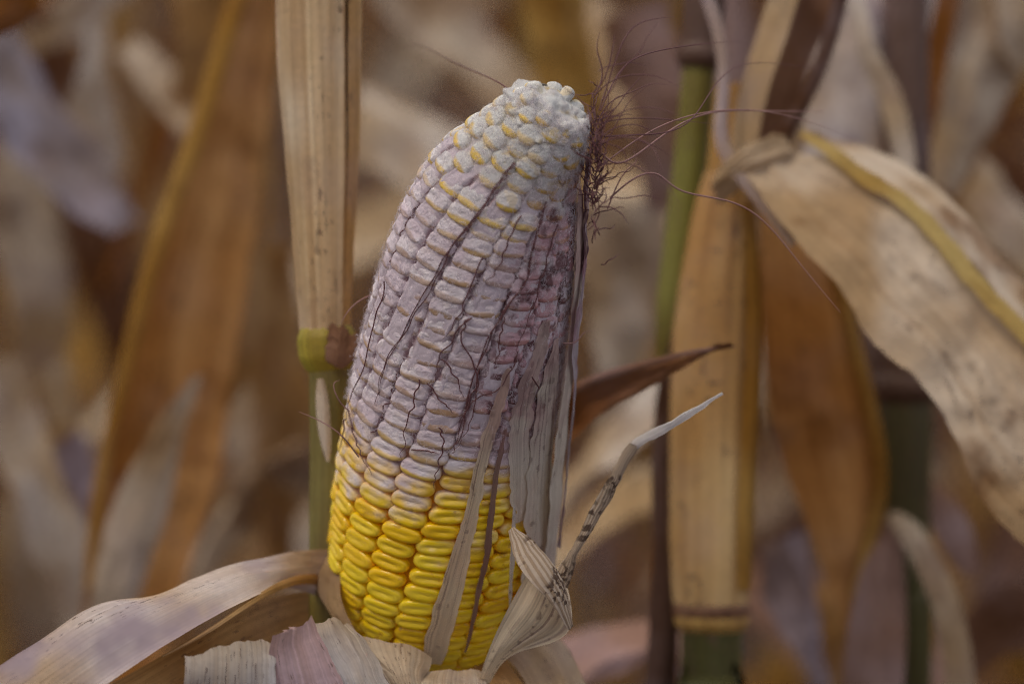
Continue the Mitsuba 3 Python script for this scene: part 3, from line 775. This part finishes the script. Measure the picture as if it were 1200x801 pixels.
leaf(st, 'sheath_base', PX([(392, 372, Z1 - .008), (388, 396, Z1 - .0085), (384, 418, Z1 - .009), (390, 436, Z1 - .008)], 0),
     PX([(418, 372, Z1 - .002), (420, 394, Z1 - .003), (418, 416, Z1 - .004), (412, 432, Z1 - .004)], 0), 'leaf', 'ragged brown papery sheath base', k=8, n=40, m=25, bulge=.25, rough=.003, edge=.0016, ragged=(.35, .35), seed=60)
mm, uv = tube_mesh([P(386, 428, Z1), P(388, 520, Z1), P(388, 640, Z1), P(390, 800, Z1), P(392, 1000, Z1 + .005)], [0.0052, 0.0054, 0.0056, 0.006, 0.007], k=7, n=60)
part(st, 'lower_stem', mikit.ply(mm, 'stem', smooth=True, uv=uv), 'olive green bare stem')
leaf(st, 'bud', PX([(372, 444, Z1 - .008), (370, 470, Z1 - .009), (374, 510, Z1 - .009), (383, 541, Z1 - .008)], 0),
     PX([(379, 444, Z1 - .008), (385, 470, Z1 - .009), (388, 515, Z1 - .009), (386, 541, Z1 - .008)], 0), 'leaf', 'pale slender bud lying on the stem', k=5, n=40, m=9, bulge=.35, seed=61)
# from below the frame to the soil
_b = P(392, 1000, Z1 + .005)
mm, uv = tube_mesh([_b, _b * [1, 1, .6] + [.004, .003, 0], _b * [1, 1, .3] + [.006, .004, 0], [_b[0] + .006, _b[1] + .006, -.02]], [0.007, 0.009, 0.011, 0.013], k=7, n=60)
part(st, 'stalk_foot', mikit.ply(mm, 'stem', smooth=True, uv=uv))

Z2 = 0.115
s2 = thing('corn_stalk', 'golden sheathed corn stalk with a dark ringed joint, right of the ear', 'stalk')
mm, uv = sheath_mesh([P(858, 205, Z2), P(848, 290, Z2), P(838, 420, Z2), P(834, 560, Z2), P(834, 706, Z2)], [0.0070, 0.0096, 0.0112, 0.0108, 0.0098], math.radians(55), 1.2, 14, seed=9)
part(s2, 'sheath', mikit.ply(mm, 'stem', smooth=True, uv=uv), 'golden tan dry sheath')
mm, uv = tube_mesh([P(862, 100, Z2 + .002), P(850, 290, Z2), P(838, 420, Z2), P(834, 706, Z2)], [0.0055, 0.0075, 0.0085, 0.0085], k=1)
part(s2, 'stem', mikit.ply(mm, 'stem', smooth=True, uv=uv))
mm, uv = tube_mesh([P(834, 702, Z2), P(834, 714, Z2), P(834, 722, Z2)], [0.0096, 0.0106, 0.0098], n=20, k=23)
part(s2, 'node_ring', mikit.ply(mm, 'stem', smooth=True, uv=uv), 'dark brown ring at the joint')
mm, uv = tube_mesh([P(834, 719, Z2), P(834, 727, Z2), P(834, 738, Z2)], [0.0098, 0.0102, 0.0088], n=20, k=1)
part(s2, 'node', mikit.ply(mm, 'stem', smooth=True, uv=uv))
_b = P(832, 1000, Z2)
mm, uv = tube_mesh([P(834, 732, Z2), P(833, 850, Z2), _b, _b * [1, 1, .5], [_b[0], _b[1] + .01, -.02]], [0.0084, 0.0088, 0.010, 0.012, 0.014], n=90, k=10)
part(s2, 'lower_stem', mikit.ply(mm, 'stem', smooth=True, uv=uv), 'dark green bare stem below the joint')
leaf(s2, 'sheath_margin', PX([(868, 240, Z2 - .009), (874, 320, Z2 - .009), (872, 440, Z2 - .009), (866, 560, Z2 - .009), (862, 690, Z2 - .008)], 0), PX([(880, 236, Z2 - .004), (890, 320, Z2 - .004), (892, 440, Z2 - .004), (886, 560, Z2 - .004), (880, 690, Z2 - .004)], 0), 'leaf', 'golden margin of the sheath', k=1, n=50, m=7, bulge=.3, seed=69)
leaf(s2, 'leaf', PX([(852, 192, Z2 - .015), (880, 226, Z2 - .02), (930, 292, Z2 - .026), (985, 345, Z2 - .03), (1022, 402, Z2 - .034), (1072, 445, Z2 - .038), (1112, 505, Z2 - .04), (1150, 585, Z2 - .042), (1215, 650, Z2 - .044), (1300, 740, Z2 - .045)], 0),
     PX([(905, 165, Z2 - .005), (950, 176, Z2 - .012), (1000, 205, Z2 - .02), (1045, 236, Z2 - .024), (1080, 262, Z2 - .028), (1112, 300, Z2 - .03), (1150, 345, Z2 - .032), (1190, 392, Z2 - .034), (1230, 440, Z2 - .036), (1320, 540, Z2 - .04)], 0),
     'leaf', 'broad pale blotched blade arching down to the right', k=20, n=140, m=31, bulge=.05, wave=.008, wfreq=16, rough=.0032, edge=.0008, seed=70)
leaf(s2 + '__leaf', 'midrib', PX([(935, 160, Z2 - .016), (990, 200, Z2 - .022), (1040, 236, Z2 - .028), (1080, 268, Z2 - .031), (1130, 330, Z2 - .035), (1215, 425, Z2 - .04), (1320, 550, Z2 - .043)], 0),
     PX([(945, 152, Z2 - .014), (1010, 196, Z2 - .02), (1062, 232, Z2 - .026), (1102, 265, Z2 - .029), (1150, 322, Z2 - .033), (1232, 412, Z2 - .038), (1330, 530, Z2 - .041)], 0),
     'leaf', 'yellow midrib of the broad blade', k=16, n=90, m=9, bulge=.08, rough=.002, edge=.0005, seed=71)
leaf(s2 + '__leaf', 'far_half', PX([(940, 152, Z2 - .008), (1000, 188, Z2 - .014), (1060, 226, Z2 - .02), (1110, 262, Z2 - .026), (1160, 325, Z2 - .03), (1240, 415, Z2 - .034), (1330, 530, Z2 - .038)], 0),
     PX([(960, 148, Z2 + .01), (1020, 165, Z2 + .006), (1085, 205, Z2 + .0), (1140, 262, Z2 - .004), (1180, 320, Z2 - .01), (1260, 400, Z2 - .016), (1350, 510, Z2 - .02)], 0),
     'leaf', 'shaded far half of the broad blade', k=20, n=80, m=15, bulge=-.05, wave=.004, rough=.0016, seed=72)
leaf(s2, 'leaf', PX([(985, -60, Z2 - .002), (958, 60, Z2 - .006), (914, 150, Z2 - .012), (888, 197, Z2 - .014)], 0), PX([(1004, -60, Z2), (976, 60, Z2 - .004), (936, 150, Z2 - .010), (906, 200, Z2 - .012)], 0), 'leaf', 'dark withered blade edge meeting the joint', k=3, n=50, m=9, bulge=.2, rough=.001, seed=76)
leaf(s2, 'sheath_collar', PX([(842, 196, Z2 - .016), (858, 180, Z2 - .019), (884, 166, Z2 - .018), (915, 160, Z2 - .012)], 0), PX([(846, 238, Z2 - .012), (866, 222, Z2 - .018), (890, 208, Z2 - .02), (926, 190, Z2 - .014)], 0), 'leaf', 'crumpled papery collar at the joint', k=0, n=50, m=21, bulge=.2, rough=.004, edge=.001, seed=78)
leaf(s2, 'leaf', PX([(800, -60, Z2 - .01), (822, 0, Z2 - .01), (836, 50, Z2 - .012), (841, 100, Z2 - .014), (837, 150, Z2 - .016), (846, 188, Z2 - .018), (874, 224, Z2 - .022), (925, 290, Z2 - .027)], 0),
     PX([(812, -60, Z2 - .008), (838, 0, Z2 - .008), (850, 50, Z2 - .01), (855, 100, Z2 - .012), (853, 150, Z2 - .014), (862, 183, Z2 - .016), (888, 218, Z2 - .02), (935, 286, Z2 - .025)], 0),
     'leaf', 'narrow pale rolled leaf margin rising from the joint', k=9, n=80, m=9, bulge=.4, rough=.0004, seed=73)
leaf(s2, 'leaf', PX([(920, -60, Z2 - .0), (900, 0, Z2 - .0), (876, 70, Z2 - .004), (862, 130, Z2 - .006), (856, 192, Z2 - .008)], 0),
     PX([(960, -60, Z2 - .004), (935, 0, Z2 - .004), (912, 70, Z2 - .01), (895, 130, Z2 - .012), (884, 196, Z2 - .012)], 0), 'leaf', 'upright pale blade above the joint', k=0, n=60, m=13, bulge=.1, rough=.0012, seed=74)
leaf(s2, 'leaf', PX([(935, -60, Z2 + .004), (925, 0, Z2 + .002), (905, 80, Z2 - .002), (888, 140, Z2 - .004), (874, 196, Z2 - .006)], 0),
     PX([(1010, -60, Z2 + .012), (985, 0, Z2 + .01), (945, 80, Z2 + .006), (925, 140, Z2 + .002), (905, 190, Z2 - .002)], 0), 'leaf', 'shaded brownish blade beside the upright one', k=8, n=60, m=13, bulge=-.15, rough=.0014, seed=75)

Z3 = 0.135
s3 = thing('corn_stalk', 'yellow green bare corn stalk standing just behind the golden one', 'stalk')
_b = P(838, 1100, Z3)
mm, uv = tube_mesh([P(838, -200, Z3), P(826, -20, Z3), P(822, 60, Z3)], [0.0064, 0.0062, 0.006], n=40, k=3)
part(s3, 'upper_stem', mikit.ply(mm, 'stem', smooth=True, uv=uv), 'dark weathered upper stem')
mm, uv = tube_mesh([P(822, 52, Z3), P(821, 66, Z3), P(820, 80, Z3)], [0.0062, 0.0072, 0.0056], n=20, k=3)
part(s3, 'node', mikit.ply(mm, 'stem', smooth=True, uv=uv))
mm, uv = tube_mesh([P(820, 74, Z3), P(808, 200, Z3), P(792, 330, Z3), P(790, 440, Z3), P(812, 600, Z3), _b, [_b[0], _b[1], -.02]], [0.0046, 0.0048, 0.0048, 0.0048, 0.0050, 0.0065, 0.010], n=110, k=15)
part(s3, 'stem', mikit.ply(mm, 'stem', smooth=True, uv=uv))
leaf(s3, 'sheath', PX([(790, 380, Z3 - .012), (770, 460, Z3 - .012), (764, 560, Z3 - .012), (762, 700, Z3 - .01), (750, 860, Z3 - .01)], 0),
     PX([(812, 380, Z3 - .01), (800, 460, Z3 - .01), (796, 560, Z3 - .01), (796, 700, Z3 - .008), (790, 860, Z3 - .008)], 0), 'leaf', k=3, n=50, m=9, bulge=.3, rough=.001, seed=77)

Z4 = 0.19
s4 = thing('corn_stalk', 'blurred dark green corn stalk with drooping leaves at the right edge', 'stalk')
_b = P(1046, 1000, Z4)
mm, uv = tube_mesh([P(1062, -300, Z4), P(1060, 100, Z4), P(1056, 446, Z4)], [0.0060, 0.0075, 0.0105], n=60, k=3)
part(s4, 'sheath', mikit.ply(mm, 'stem', smooth=True, uv=uv))
mm, uv = tube_mesh([P(1056, 438, Z4), P(1055, 455, Z4), P(1055, 472, Z4)], [0.0108, 0.0122, 0.010], n=20, k=3)
part(s4, 'node', mikit.ply(mm, 'stem', smooth=True, uv=uv))
mm, uv = tube_mesh([P(1055, 465, Z4), P(1052, 620, Z4), P(1048, 800, Z4), _b, [_b[0], _b[1], -.02]], [0.0098, 0.0098, 0.0105, 0.011, 0.014], n=90, k=10)
part(s4, 'stem', mikit.ply(mm, 'stem', smooth=True, uv=uv))
leaf(s4, 'leaf', PX([(1030, 610, Z4 - .012), (1010, 660, Z4 - .02), (995, 730, Z4 - .026), (985, 820, Z4 - .03), (980, 950, Z4 - .03)], 0),
     PX([(1056, 612, Z4 - .014), (1060, 670, Z4 - .022), (1062, 730, Z4 - .03), (1058, 820, Z4 - .034), (1050, 950, Z4 - .03)], 0), 'leaf', k=8, n=50, m=11, bulge=.2, rough=.001, seed=80)
leaf(s4, 'leaf', PX([(1036, 608, Z4 - .014), (1056, 632, Z4 - .024), (1080, 680, Z4 - .034), (1098, 730, Z4 - .036), (1110, 830, Z4 - .03)], 0),
     PX([(1048, 598, Z4 - .014), (1080, 618, Z4 - .022), (1112, 672, Z4 - .03), (1132, 730, Z4 - .032), (1146, 830, Z4 - .03)], 0), 'leaf', 'pale leaf bent sharply down from the stalk', k=0, n=50, m=11, bulge=.25, rough=.001, seed=81)
leaf(s4, 'leaf', PX([(1076, 562, Z4), (1084, 600, Z4), (1102, 640, Z4), (1130, 672, Z4 + .004)], 0),
     PX([(1090, 560, Z4 + .01), (1122, 592, Z4 + .01), (1142, 628, Z4 + .01), (1146, 668, Z4 + .01)], 0), 'leaf', k=8, n=40, m=11, bulge=.1, rough=.001, seed=82)

og = thing('corn_leaf', 'broad orange brown hanging leaf right of the golden stalk', 'leaf')
leaf(og, 'blade', PX([(880, 190, .15), (884, 300, .155), (892, 420, .16), (910, 520, .165), (945, 610, .168), (982, 715, .17), (992, 760, .17)], 0),
     PX([(960, 230, .165), (985, 340, .17), (1012, 450, .175), (1032, 545, .18), (1026, 620, .18), (1005, 700, .175), (996, 762, .17)], 0), 'leaf', k=18, n=80, m=19, bulge=.12, wave=.003, rough=.0016, seed=85)
leaf(og + '__blade', 'rim', PX([(952, 235, .160), (978, 340, .164), (1004, 450, .168), (1022, 545, .172), (1014, 620, .172), (996, 700, .168)], 0),
     PX([(966, 232, .162), (994, 340, .166), (1022, 450, .170), (1040, 545, .174), (1032, 620, .174), (1010, 700, .170)], 0), 'leaf', 'brighter golden margin', k=1, n=60, m=7, bulge=.3, seed=86)

veil = thing('corn_leaf', 'broad greyish mauve leaf hanging behind the top of the golden stalk', 'leaf')
leaf(veil, 'blade', PX([(985, -60, .19), (965, 20, .185), (945, 110, .18), (940, 200, .178)], 0), PX([(1100, -60, .20), (1085, 30, .20), (1072, 120, .196), (1055, 225, .19)], 0), 'leaf', k=21, n=60, m=17, bulge=.06, rough=.003, wave=.004, seed=88)
leaf(veil, 'fold', PX([(985, -40, .182), (1004, 60, .178), (1030, 125, .176), (1052, 205, .174)], 0), PX([(1010, -40, .18), (1026, 50, .176), (1056, 112, .174), (1074, 196, .172)], 0), 'leaf', 'paler fold running down the leaf', k=5, n=50, m=9, bulge=.2, rough=.002, seed=188)
rl = thing('corn_leaf', 'pale leaf hanging at the upper right edge of the picture', 'leaf')
leaf(rl, 'blade', PX([(1150, -60, .26), (1112, 40, .25), (1090, 130, .245), (1078, 215, .24)], 0), PX([(1270, -40, .27), (1215, 60, .265), (1160, 150, .26), (1120, 232, .25)], 0), 'leaf', k=0, n=60, m=15, bulge=.12, rough=.003, seed=89)
dk = thing('corn_leaf', 'rust coloured leaf between the mauve leaf and the pale one at the upper right', 'leaf')
leaf(dk, 'blade', PX([(1040, -60, .24), (1060, 20, .236), (1082, 100, .232), (1072, 190, .23)], 0), PX([(1130, -60, .25), (1120, 20, .246), (1106, 100, .24), (1082, 196, .232)], 0), 'leaf', k=2, n=50, m=11, bulge=-.15, rough=.002, seed=90)

lf = thing('corn_leaf', 'long orange brown leaf hanging left of the pale stalk', 'leaf')
leaf(lf, 'blade', PX([(330, -120, .24), (272, 0, .235), (236, 120, .23), (192, 250, .225), (162, 350, .22), (140, 450, .22), (114, 560, .22), (100, 690, .22), (96, 820, .22)], 0),
     PX([(400, -120, .25), (328, 0, .25), (310, 120, .25), (298, 250, .25), (282, 350, .248), (266, 450, .245), (258, 540, .24), (226, 650, .235), (180, 800, .23)], 0),
     'leaf', k=18, n=110, m=21, bulge=-.1, rough=.003, wave=.004, seed=92)
leaf(lf + '__blade', 'midrib', PX([(322, -120, .235), (266, 0, .23), (230, 120, .225), (186, 250, .22), (156, 350, .215), (134, 450, .215), (110, 560, .215), (98, 690, .215)], 0),
     PX([(345, -120, .235), (290, 0, .23), (254, 120, .225), (208, 250, .22), (176, 350, .215), (150, 450, .215), (126, 560, .215), (112, 690, .215)], 0), 'leaf', 'lighter golden left margin', k=1, n=60, m=7, bulge=.25, seed=93)
leaf(lf, 'lower_blade', PX([(226, 440, .210), (168, 520, .207), (126, 610, .205), (104, 700, .205), (96, 800, .205)], 0),
     PX([(238, 440, .216), (216, 510, .214), (196, 600, .212), (168, 680, .212), (130, 800, .212)], 0), 'leaf', 'pale beige lower part turned to the light', k=0, n=50, m=13, bulge=.1, rough=.002, seed=94)
lf2 = thing('corn_leaf', 'warm tan lobe of a leaf behind the long orange leaf', 'leaf')
leaf(lf2, 'blade', PX([(300, 20, .262), (262, 150, .258), (232, 300, .256), (222, 400, .254), (240, 470, .254)], 0), PX([(326, 20, .28), (322, 150, .28), (314, 300, .28), (304, 410, .27), (268, 480, .258)], 0), 'leaf', k=13, n=60, m=13, bulge=.18, rough=.002, seed=95)

exec_bg = True
# ------------------------------------------------------------------ field behind: blurred leaves that can be told apart
FAR = [
    ('corn_leaf', 'blurred bluish grey leaf crossing the upper left from edge to orange leaf', 6, [(-60, 60), (0, 150), (60, 220), (120, 285)], [(-30, -5), (40, 95), (110, 190), (165, 262)], .55),
    ('corn_leaf', 'dark brown leaf corner at the extreme upper left', 2, [(-120, -60), (-60, 20), (-30, 70)], [(80, -60), (50, -5), (0, 42)], .20),
    ('corn_leaf', 'pale blurred leaf at the left edge, below the bluish one', 0, [(-60, 160), (-30, 260), (10, 380), (-20, 470)], [(30, 170), (60, 250), (88, 380), (60, 420)], .62),
    ('corn_leaf', 'whitish blurred leaf curving down the lower left edge', 5, [(-50, 400), (-15, 500), (18, 590), (60, 700), (90, 820)], [(30, 420), (52, 500), (92, 580), (110, 690), (140, 820)], .50),
    ('corn_leaf', 'pale upright blurred leaf between the bluish leaf and the orange one', 5, [(96, 30), (88, 100), (92, 170), (104, 240)], [(132, 30), (136, 100), (134, 170), (124, 240)], .60),
    ('corn_leaf', 'pale blurred blade slanting over the top left corner', 5, [(-40, 90), (20, 48), (60, 20), (110, -40)], [(-30, 130), (40, 75), (100, 40), (170, -20)], .66),
    ('corn_leaf', 'pale blurred leaf slanting down left of the ear tip', 5, [(410, 180), (450, 200), (520, 250), (560, 330)], [(420, 90), (500, 130), (570, 190), (620, 270)], .62),
    ('corn_leaf', 'beige blurred leaf slanting at the top centre', 0, [(440, -30), (470, 30), (540, 100), (600, 150)], [(510, -40), (560, 20), (610, 80), (660, 120)], .70),
    ('corn_leaf', 'golden blurred leaf hanging at the top right of the ear tip', 1, [(610, -60), (625, 40), (640, 140), (650, 260)], [(690, -60), (690, 40), (680, 140), (670, 260)], .48),
    ('corn_leaf', 'pale blurred leaf rising right behind the brown curled leaf', 5, [(630, 650), (660, 600), (710, 540), (790, 480)], [(640, 560), (670, 540), (720, 500), (790, 440)], .42),
    ('corn_leaf', 'beige blurred leaf hanging between the ear and the golden stalk', 0, [(690, 240), (680, 320), (690, 420), (680, 500)], [(770, 230), (776, 320), (770, 420), (750, 500)], .50),
    ('corn_leaf', 'pinkish blurred leaf lying at the bottom right of the ear', 17, [(650, 830), (700, 790), (760, 770), (800, 790)], [(660, 770), (710, 752), (770, 740), (800, 750)], .30),
    ('corn_leaf', 'grey mauve blurred leaf low between the golden and green stalks', 4, [(890, 640), (900, 700), (920, 760), (950, 840)], [(930, 620), (950, 690), (970, 760), (985, 840)], .34),
    ('corn_leaf', 'small pale blurred leaf at the right edge below the broad blade tip', 8, [(1120, 760), (1150, 700), (1190, 690), (1240, 720)], [(1130, 850), (1170, 790), (1210, 770), (1250, 790)], .40),
    ('corn_leaf', 'pale blurred leaf at the right edge under the hanging upper leaf', 0, [(1130, 230), (1150, 270), (1190, 310), (1240, 360)], [(1140, 180), (1175, 215), (1215, 260), (1260, 300)], .45),
    ('corn_leaf', 'pink brown blurred leaf above the ear tip silk', 8, [(690, 30), (720, 100), (745, 170), (760, 240)], [(770, 0), (790, 90), (800, 170), (800, 250)], .40),
    ('corn_leaf', 'purplish blurred leaf just left of the long orange leaf, low down', 4, [(60, 520), (82, 600), (110, 690), (120, 800)], [(88, 500), (120, 590), (150, 690), (160, 800)], .44),
    ('corn_leaf', 'short pale blurred blade slanting beside the top of the long orange leaf', 20, [(130, 62), (168, 104), (218, 158)], [(160, 42), (204, 84), (246, 138)], .60),
    ('corn_leaf', 'olive tan blurred leaf hanging above the short pale blade at the top left', 13, [(200, -50), (214, 40), (204, 120)], [(262, -50), (262, 40), (240, 118)], .62),
    ('corn_leaf', 'tan blurred leaf end in the extreme upper right corner', 13, [(1130, -50), (1150, 30), (1182, 86)], [(1206, -50), (1226, 30), (1240, 90)], .40),
    ('corn_leaf', 'cream blurred leaf crossing behind the silk toward the green stem', 20, [(640, 20), (690, 70), (740, 140), (800, 190)], [(690, -10), (740, 40), (790, 110), (830, 170)], .62),
    ('corn_leaf', 'straw blurred leaf low behind the long orange leaf and the stem', 20, [(210, 690), (250, 600), (300, 540), (350, 510)], [(240, 720), (284, 640), (330, 590), (372, 560)], .60),
    ('corn_leaf', 'cream blurred leaf hanging down the left edge at mid height', 19, [(-30, 250), (-10, 330), (20, 420), (50, 500)], [(40, 240), (66, 330), (80, 420), (84, 500)], .72),
    ('corn_leaf', 'tan blurred leaf folded beside the right dark green stalk at the bottom', 13, [(930, 690), (940, 740), (950, 800), (960, 860)], [(978, 680), (992, 740), (996, 800), (1000, 860)], .42),
    ('corn_leaf', 'straw blurred leaf slanting under the brown curled leaf', 19, [(640, 700), (690, 640), (740, 600), (790, 580)], [(650, 640), (694, 592), (740, 552), (790, 540)], .50),
    ('corn_leaf', 'tan brown blurred leaf hanging just left of the pale stalk', 13, [(296, 300), (290, 420), (300, 540), (310, 660)], [(350, 290), (352, 420), (358, 540), (350, 660)], .60),
]
for i, (nm, lab, kk, L, R, dz) in enumerate(FAR):
    key = thing(nm, lab, 'leaf')
    leaf(key, 'blade', PX([(a, b, dz * .62) for a, b in L], 0), PX([(a, b, dz * .62 + .03) for a, b in R], 0), 'leaf', k=kk, n=40, m=11, bulge=.12 * (-1) ** i, rough=.004, wave=.006, seed=100 + i)


# ------------------------------------------------------------------ rows of dry corn behind
def make_plant(gkey, seed):
    r = np.random.default_rng(seed)
    g = {'type': 'shapegroup'}
    H = 2.0
    hs = np.linspace(-.05, H, 60)
    sway = lambda z: np.stack([0.03 * np.sin(z * 1.7 + seed), 0.03 * np.cos(z * 1.3 + seed * 2), z], -1)
    nodes = np.arange(0.12, H, 0.165)
    rad = 0.0125 - 0.004 * hs / H
    m_, uv_ = tube_mesh(sway(np.linspace(-.05, H, 14)), 0.0125 - 0.0045 * np.linspace(0, 1, 14), n=60, sides=12, k=[8, 1, 13][seed % 3])
    g['stalk'] = mikit.ply(m_, 'stem', smooth=True, uv=uv_)
    az = r.uniform(0, 6.28)
    for i, z in enumerate(nodes[1:]):
        az += math.pi + r.normal(0, .3)
        ln, w = r.uniform(.38, .62), r.uniform(.045, .075)
        o = sway(np.array(z))
        d = np.array([math.cos(az), math.sin(az), 0]); sd = np.array([-d[1], d[0], 0])
        t = np.linspace(0, 1, 9)
        rise, fall = r.uniform(.1, .35), r.uniform(.45, 1.0)
        if z < .8: rise, fall = 0.03, r.uniform(.5, .9)
        c = o + ln * (t[:, None] * d * r.uniform(.35, .8) + np.stack([0 * t, 0 * t, rise * t - fall * t ** 2], -1))
        c[:, 2] = np.maximum(c[:, 2], .02 + .02 * t)
        tw = r.normal(0, .5) + r.normal(0, 1.6) * t
        wd = w * np.minimum(1, t * 4 + .25) * (1 - t ** 2.2 * .95) / 2
        tan = norm(np.gradient(c, axis=0)); n0 = norm(np.cross(sd[None], tan))
        ws = np.cos(tw)[:, None] * sd + np.sin(tw)[:, None] * n0
        mesh, uv = loft(c - ws * wd[:, None], c + ws * wd[:, None], n=34, m=7, bulge=.12, rough=.004, wave=.012, k=int(r.choice([13, 8, 23, 1, 14, 3, 2, 8, 0, 19, 18])), seed=seed * 20 + i)
        nm = 'leaf' if i == 0 else f'leaf_{i:03d}'
        g[nm] = mikit.ply(mesh, 'leaf', smooth=True, uv=uv)
    scene[gkey] = g


for i in range(5):
    make_plant(f'plant_kind_{i}', 40 + i)
rp = np.random.default_rng(12)
count = 0
for row, y0 in enumerate((0.62, 0.95, 1.35, 1.85, 2.5, 3.2, 4.2)):
    half = 0.20 * (y0 + .66) + 0.22
    x = -half + rp.uniform(0, .12)
    while x < half:
        y = y0 + rp.normal(0, .05)
        key = thing('corn_plant', 'dry brown corn plant standing far out of focus in the field behind the ear', 'corn plant', 'dry corn plants blurred in the field')
        scene[key] = {'type': 'instance', 'shape': {'type': 'ref', 'id': f'plant_kind_{rp.integers(5)}'},
                      'to_world': T().translate([x, y, 0]).rotate([0, 0, 1], float(rp.uniform(0, 360))).scale(float(rp.uniform(.92, 1.12)))}
        count += 1
        x += rp.uniform(.14, .26) + (.06 if row == 0 else 0)

# fallen leaves on the soil
lv, lfc, luv, at = [], [], [], 0
for i in range(420):
    x, y = rp.uniform(-2, 2), rp.uniform(-.6, 6)
    a, ln, w = rp.uniform(0, 6.28), rp.uniform(.15, .4), rp.uniform(.02, .05)
    d, sd = np.array([math.cos(a), math.sin(a), 0]), np.array([-math.sin(a), math.cos(a), 0])
    t = np.linspace(0, 1, 5)[:, None]
    c = np.array([x, y, .05]) + d * t * ln + np.array([0, 0, 1]) * .05 * rp.random() * np.sin(t * 3.1) * rp.random()
    wd = w / 2 * (1 - .8 * np.abs(2 * t - 1) ** 2)
    mesh, uv = loft(c - sd * wd, c + sd * wd, n=10, m=4, bulge=.15, rough=.006, k=int(rp.choice([0, 8, 4, 3, 13])), seed=500 + i)
    lv.append(mesh[0]); lfc.append(mesh[1] + at); luv.append(uv); at += len(mesh[0])
scene['leaf_litter'] = mikit.ply((np.vstack(lv), np.vstack(lfc)), 'leaf', smooth=True, uv=np.vstack(luv))
labels['leaf_litter'] = {'label': 'dry corn leaves fallen on the dark soil between the rows', 'category': 'leaf litter', 'kind': 'stuff'}
print('plants', count, 'kernels', len(kernels), 'ear length', EAR_L)
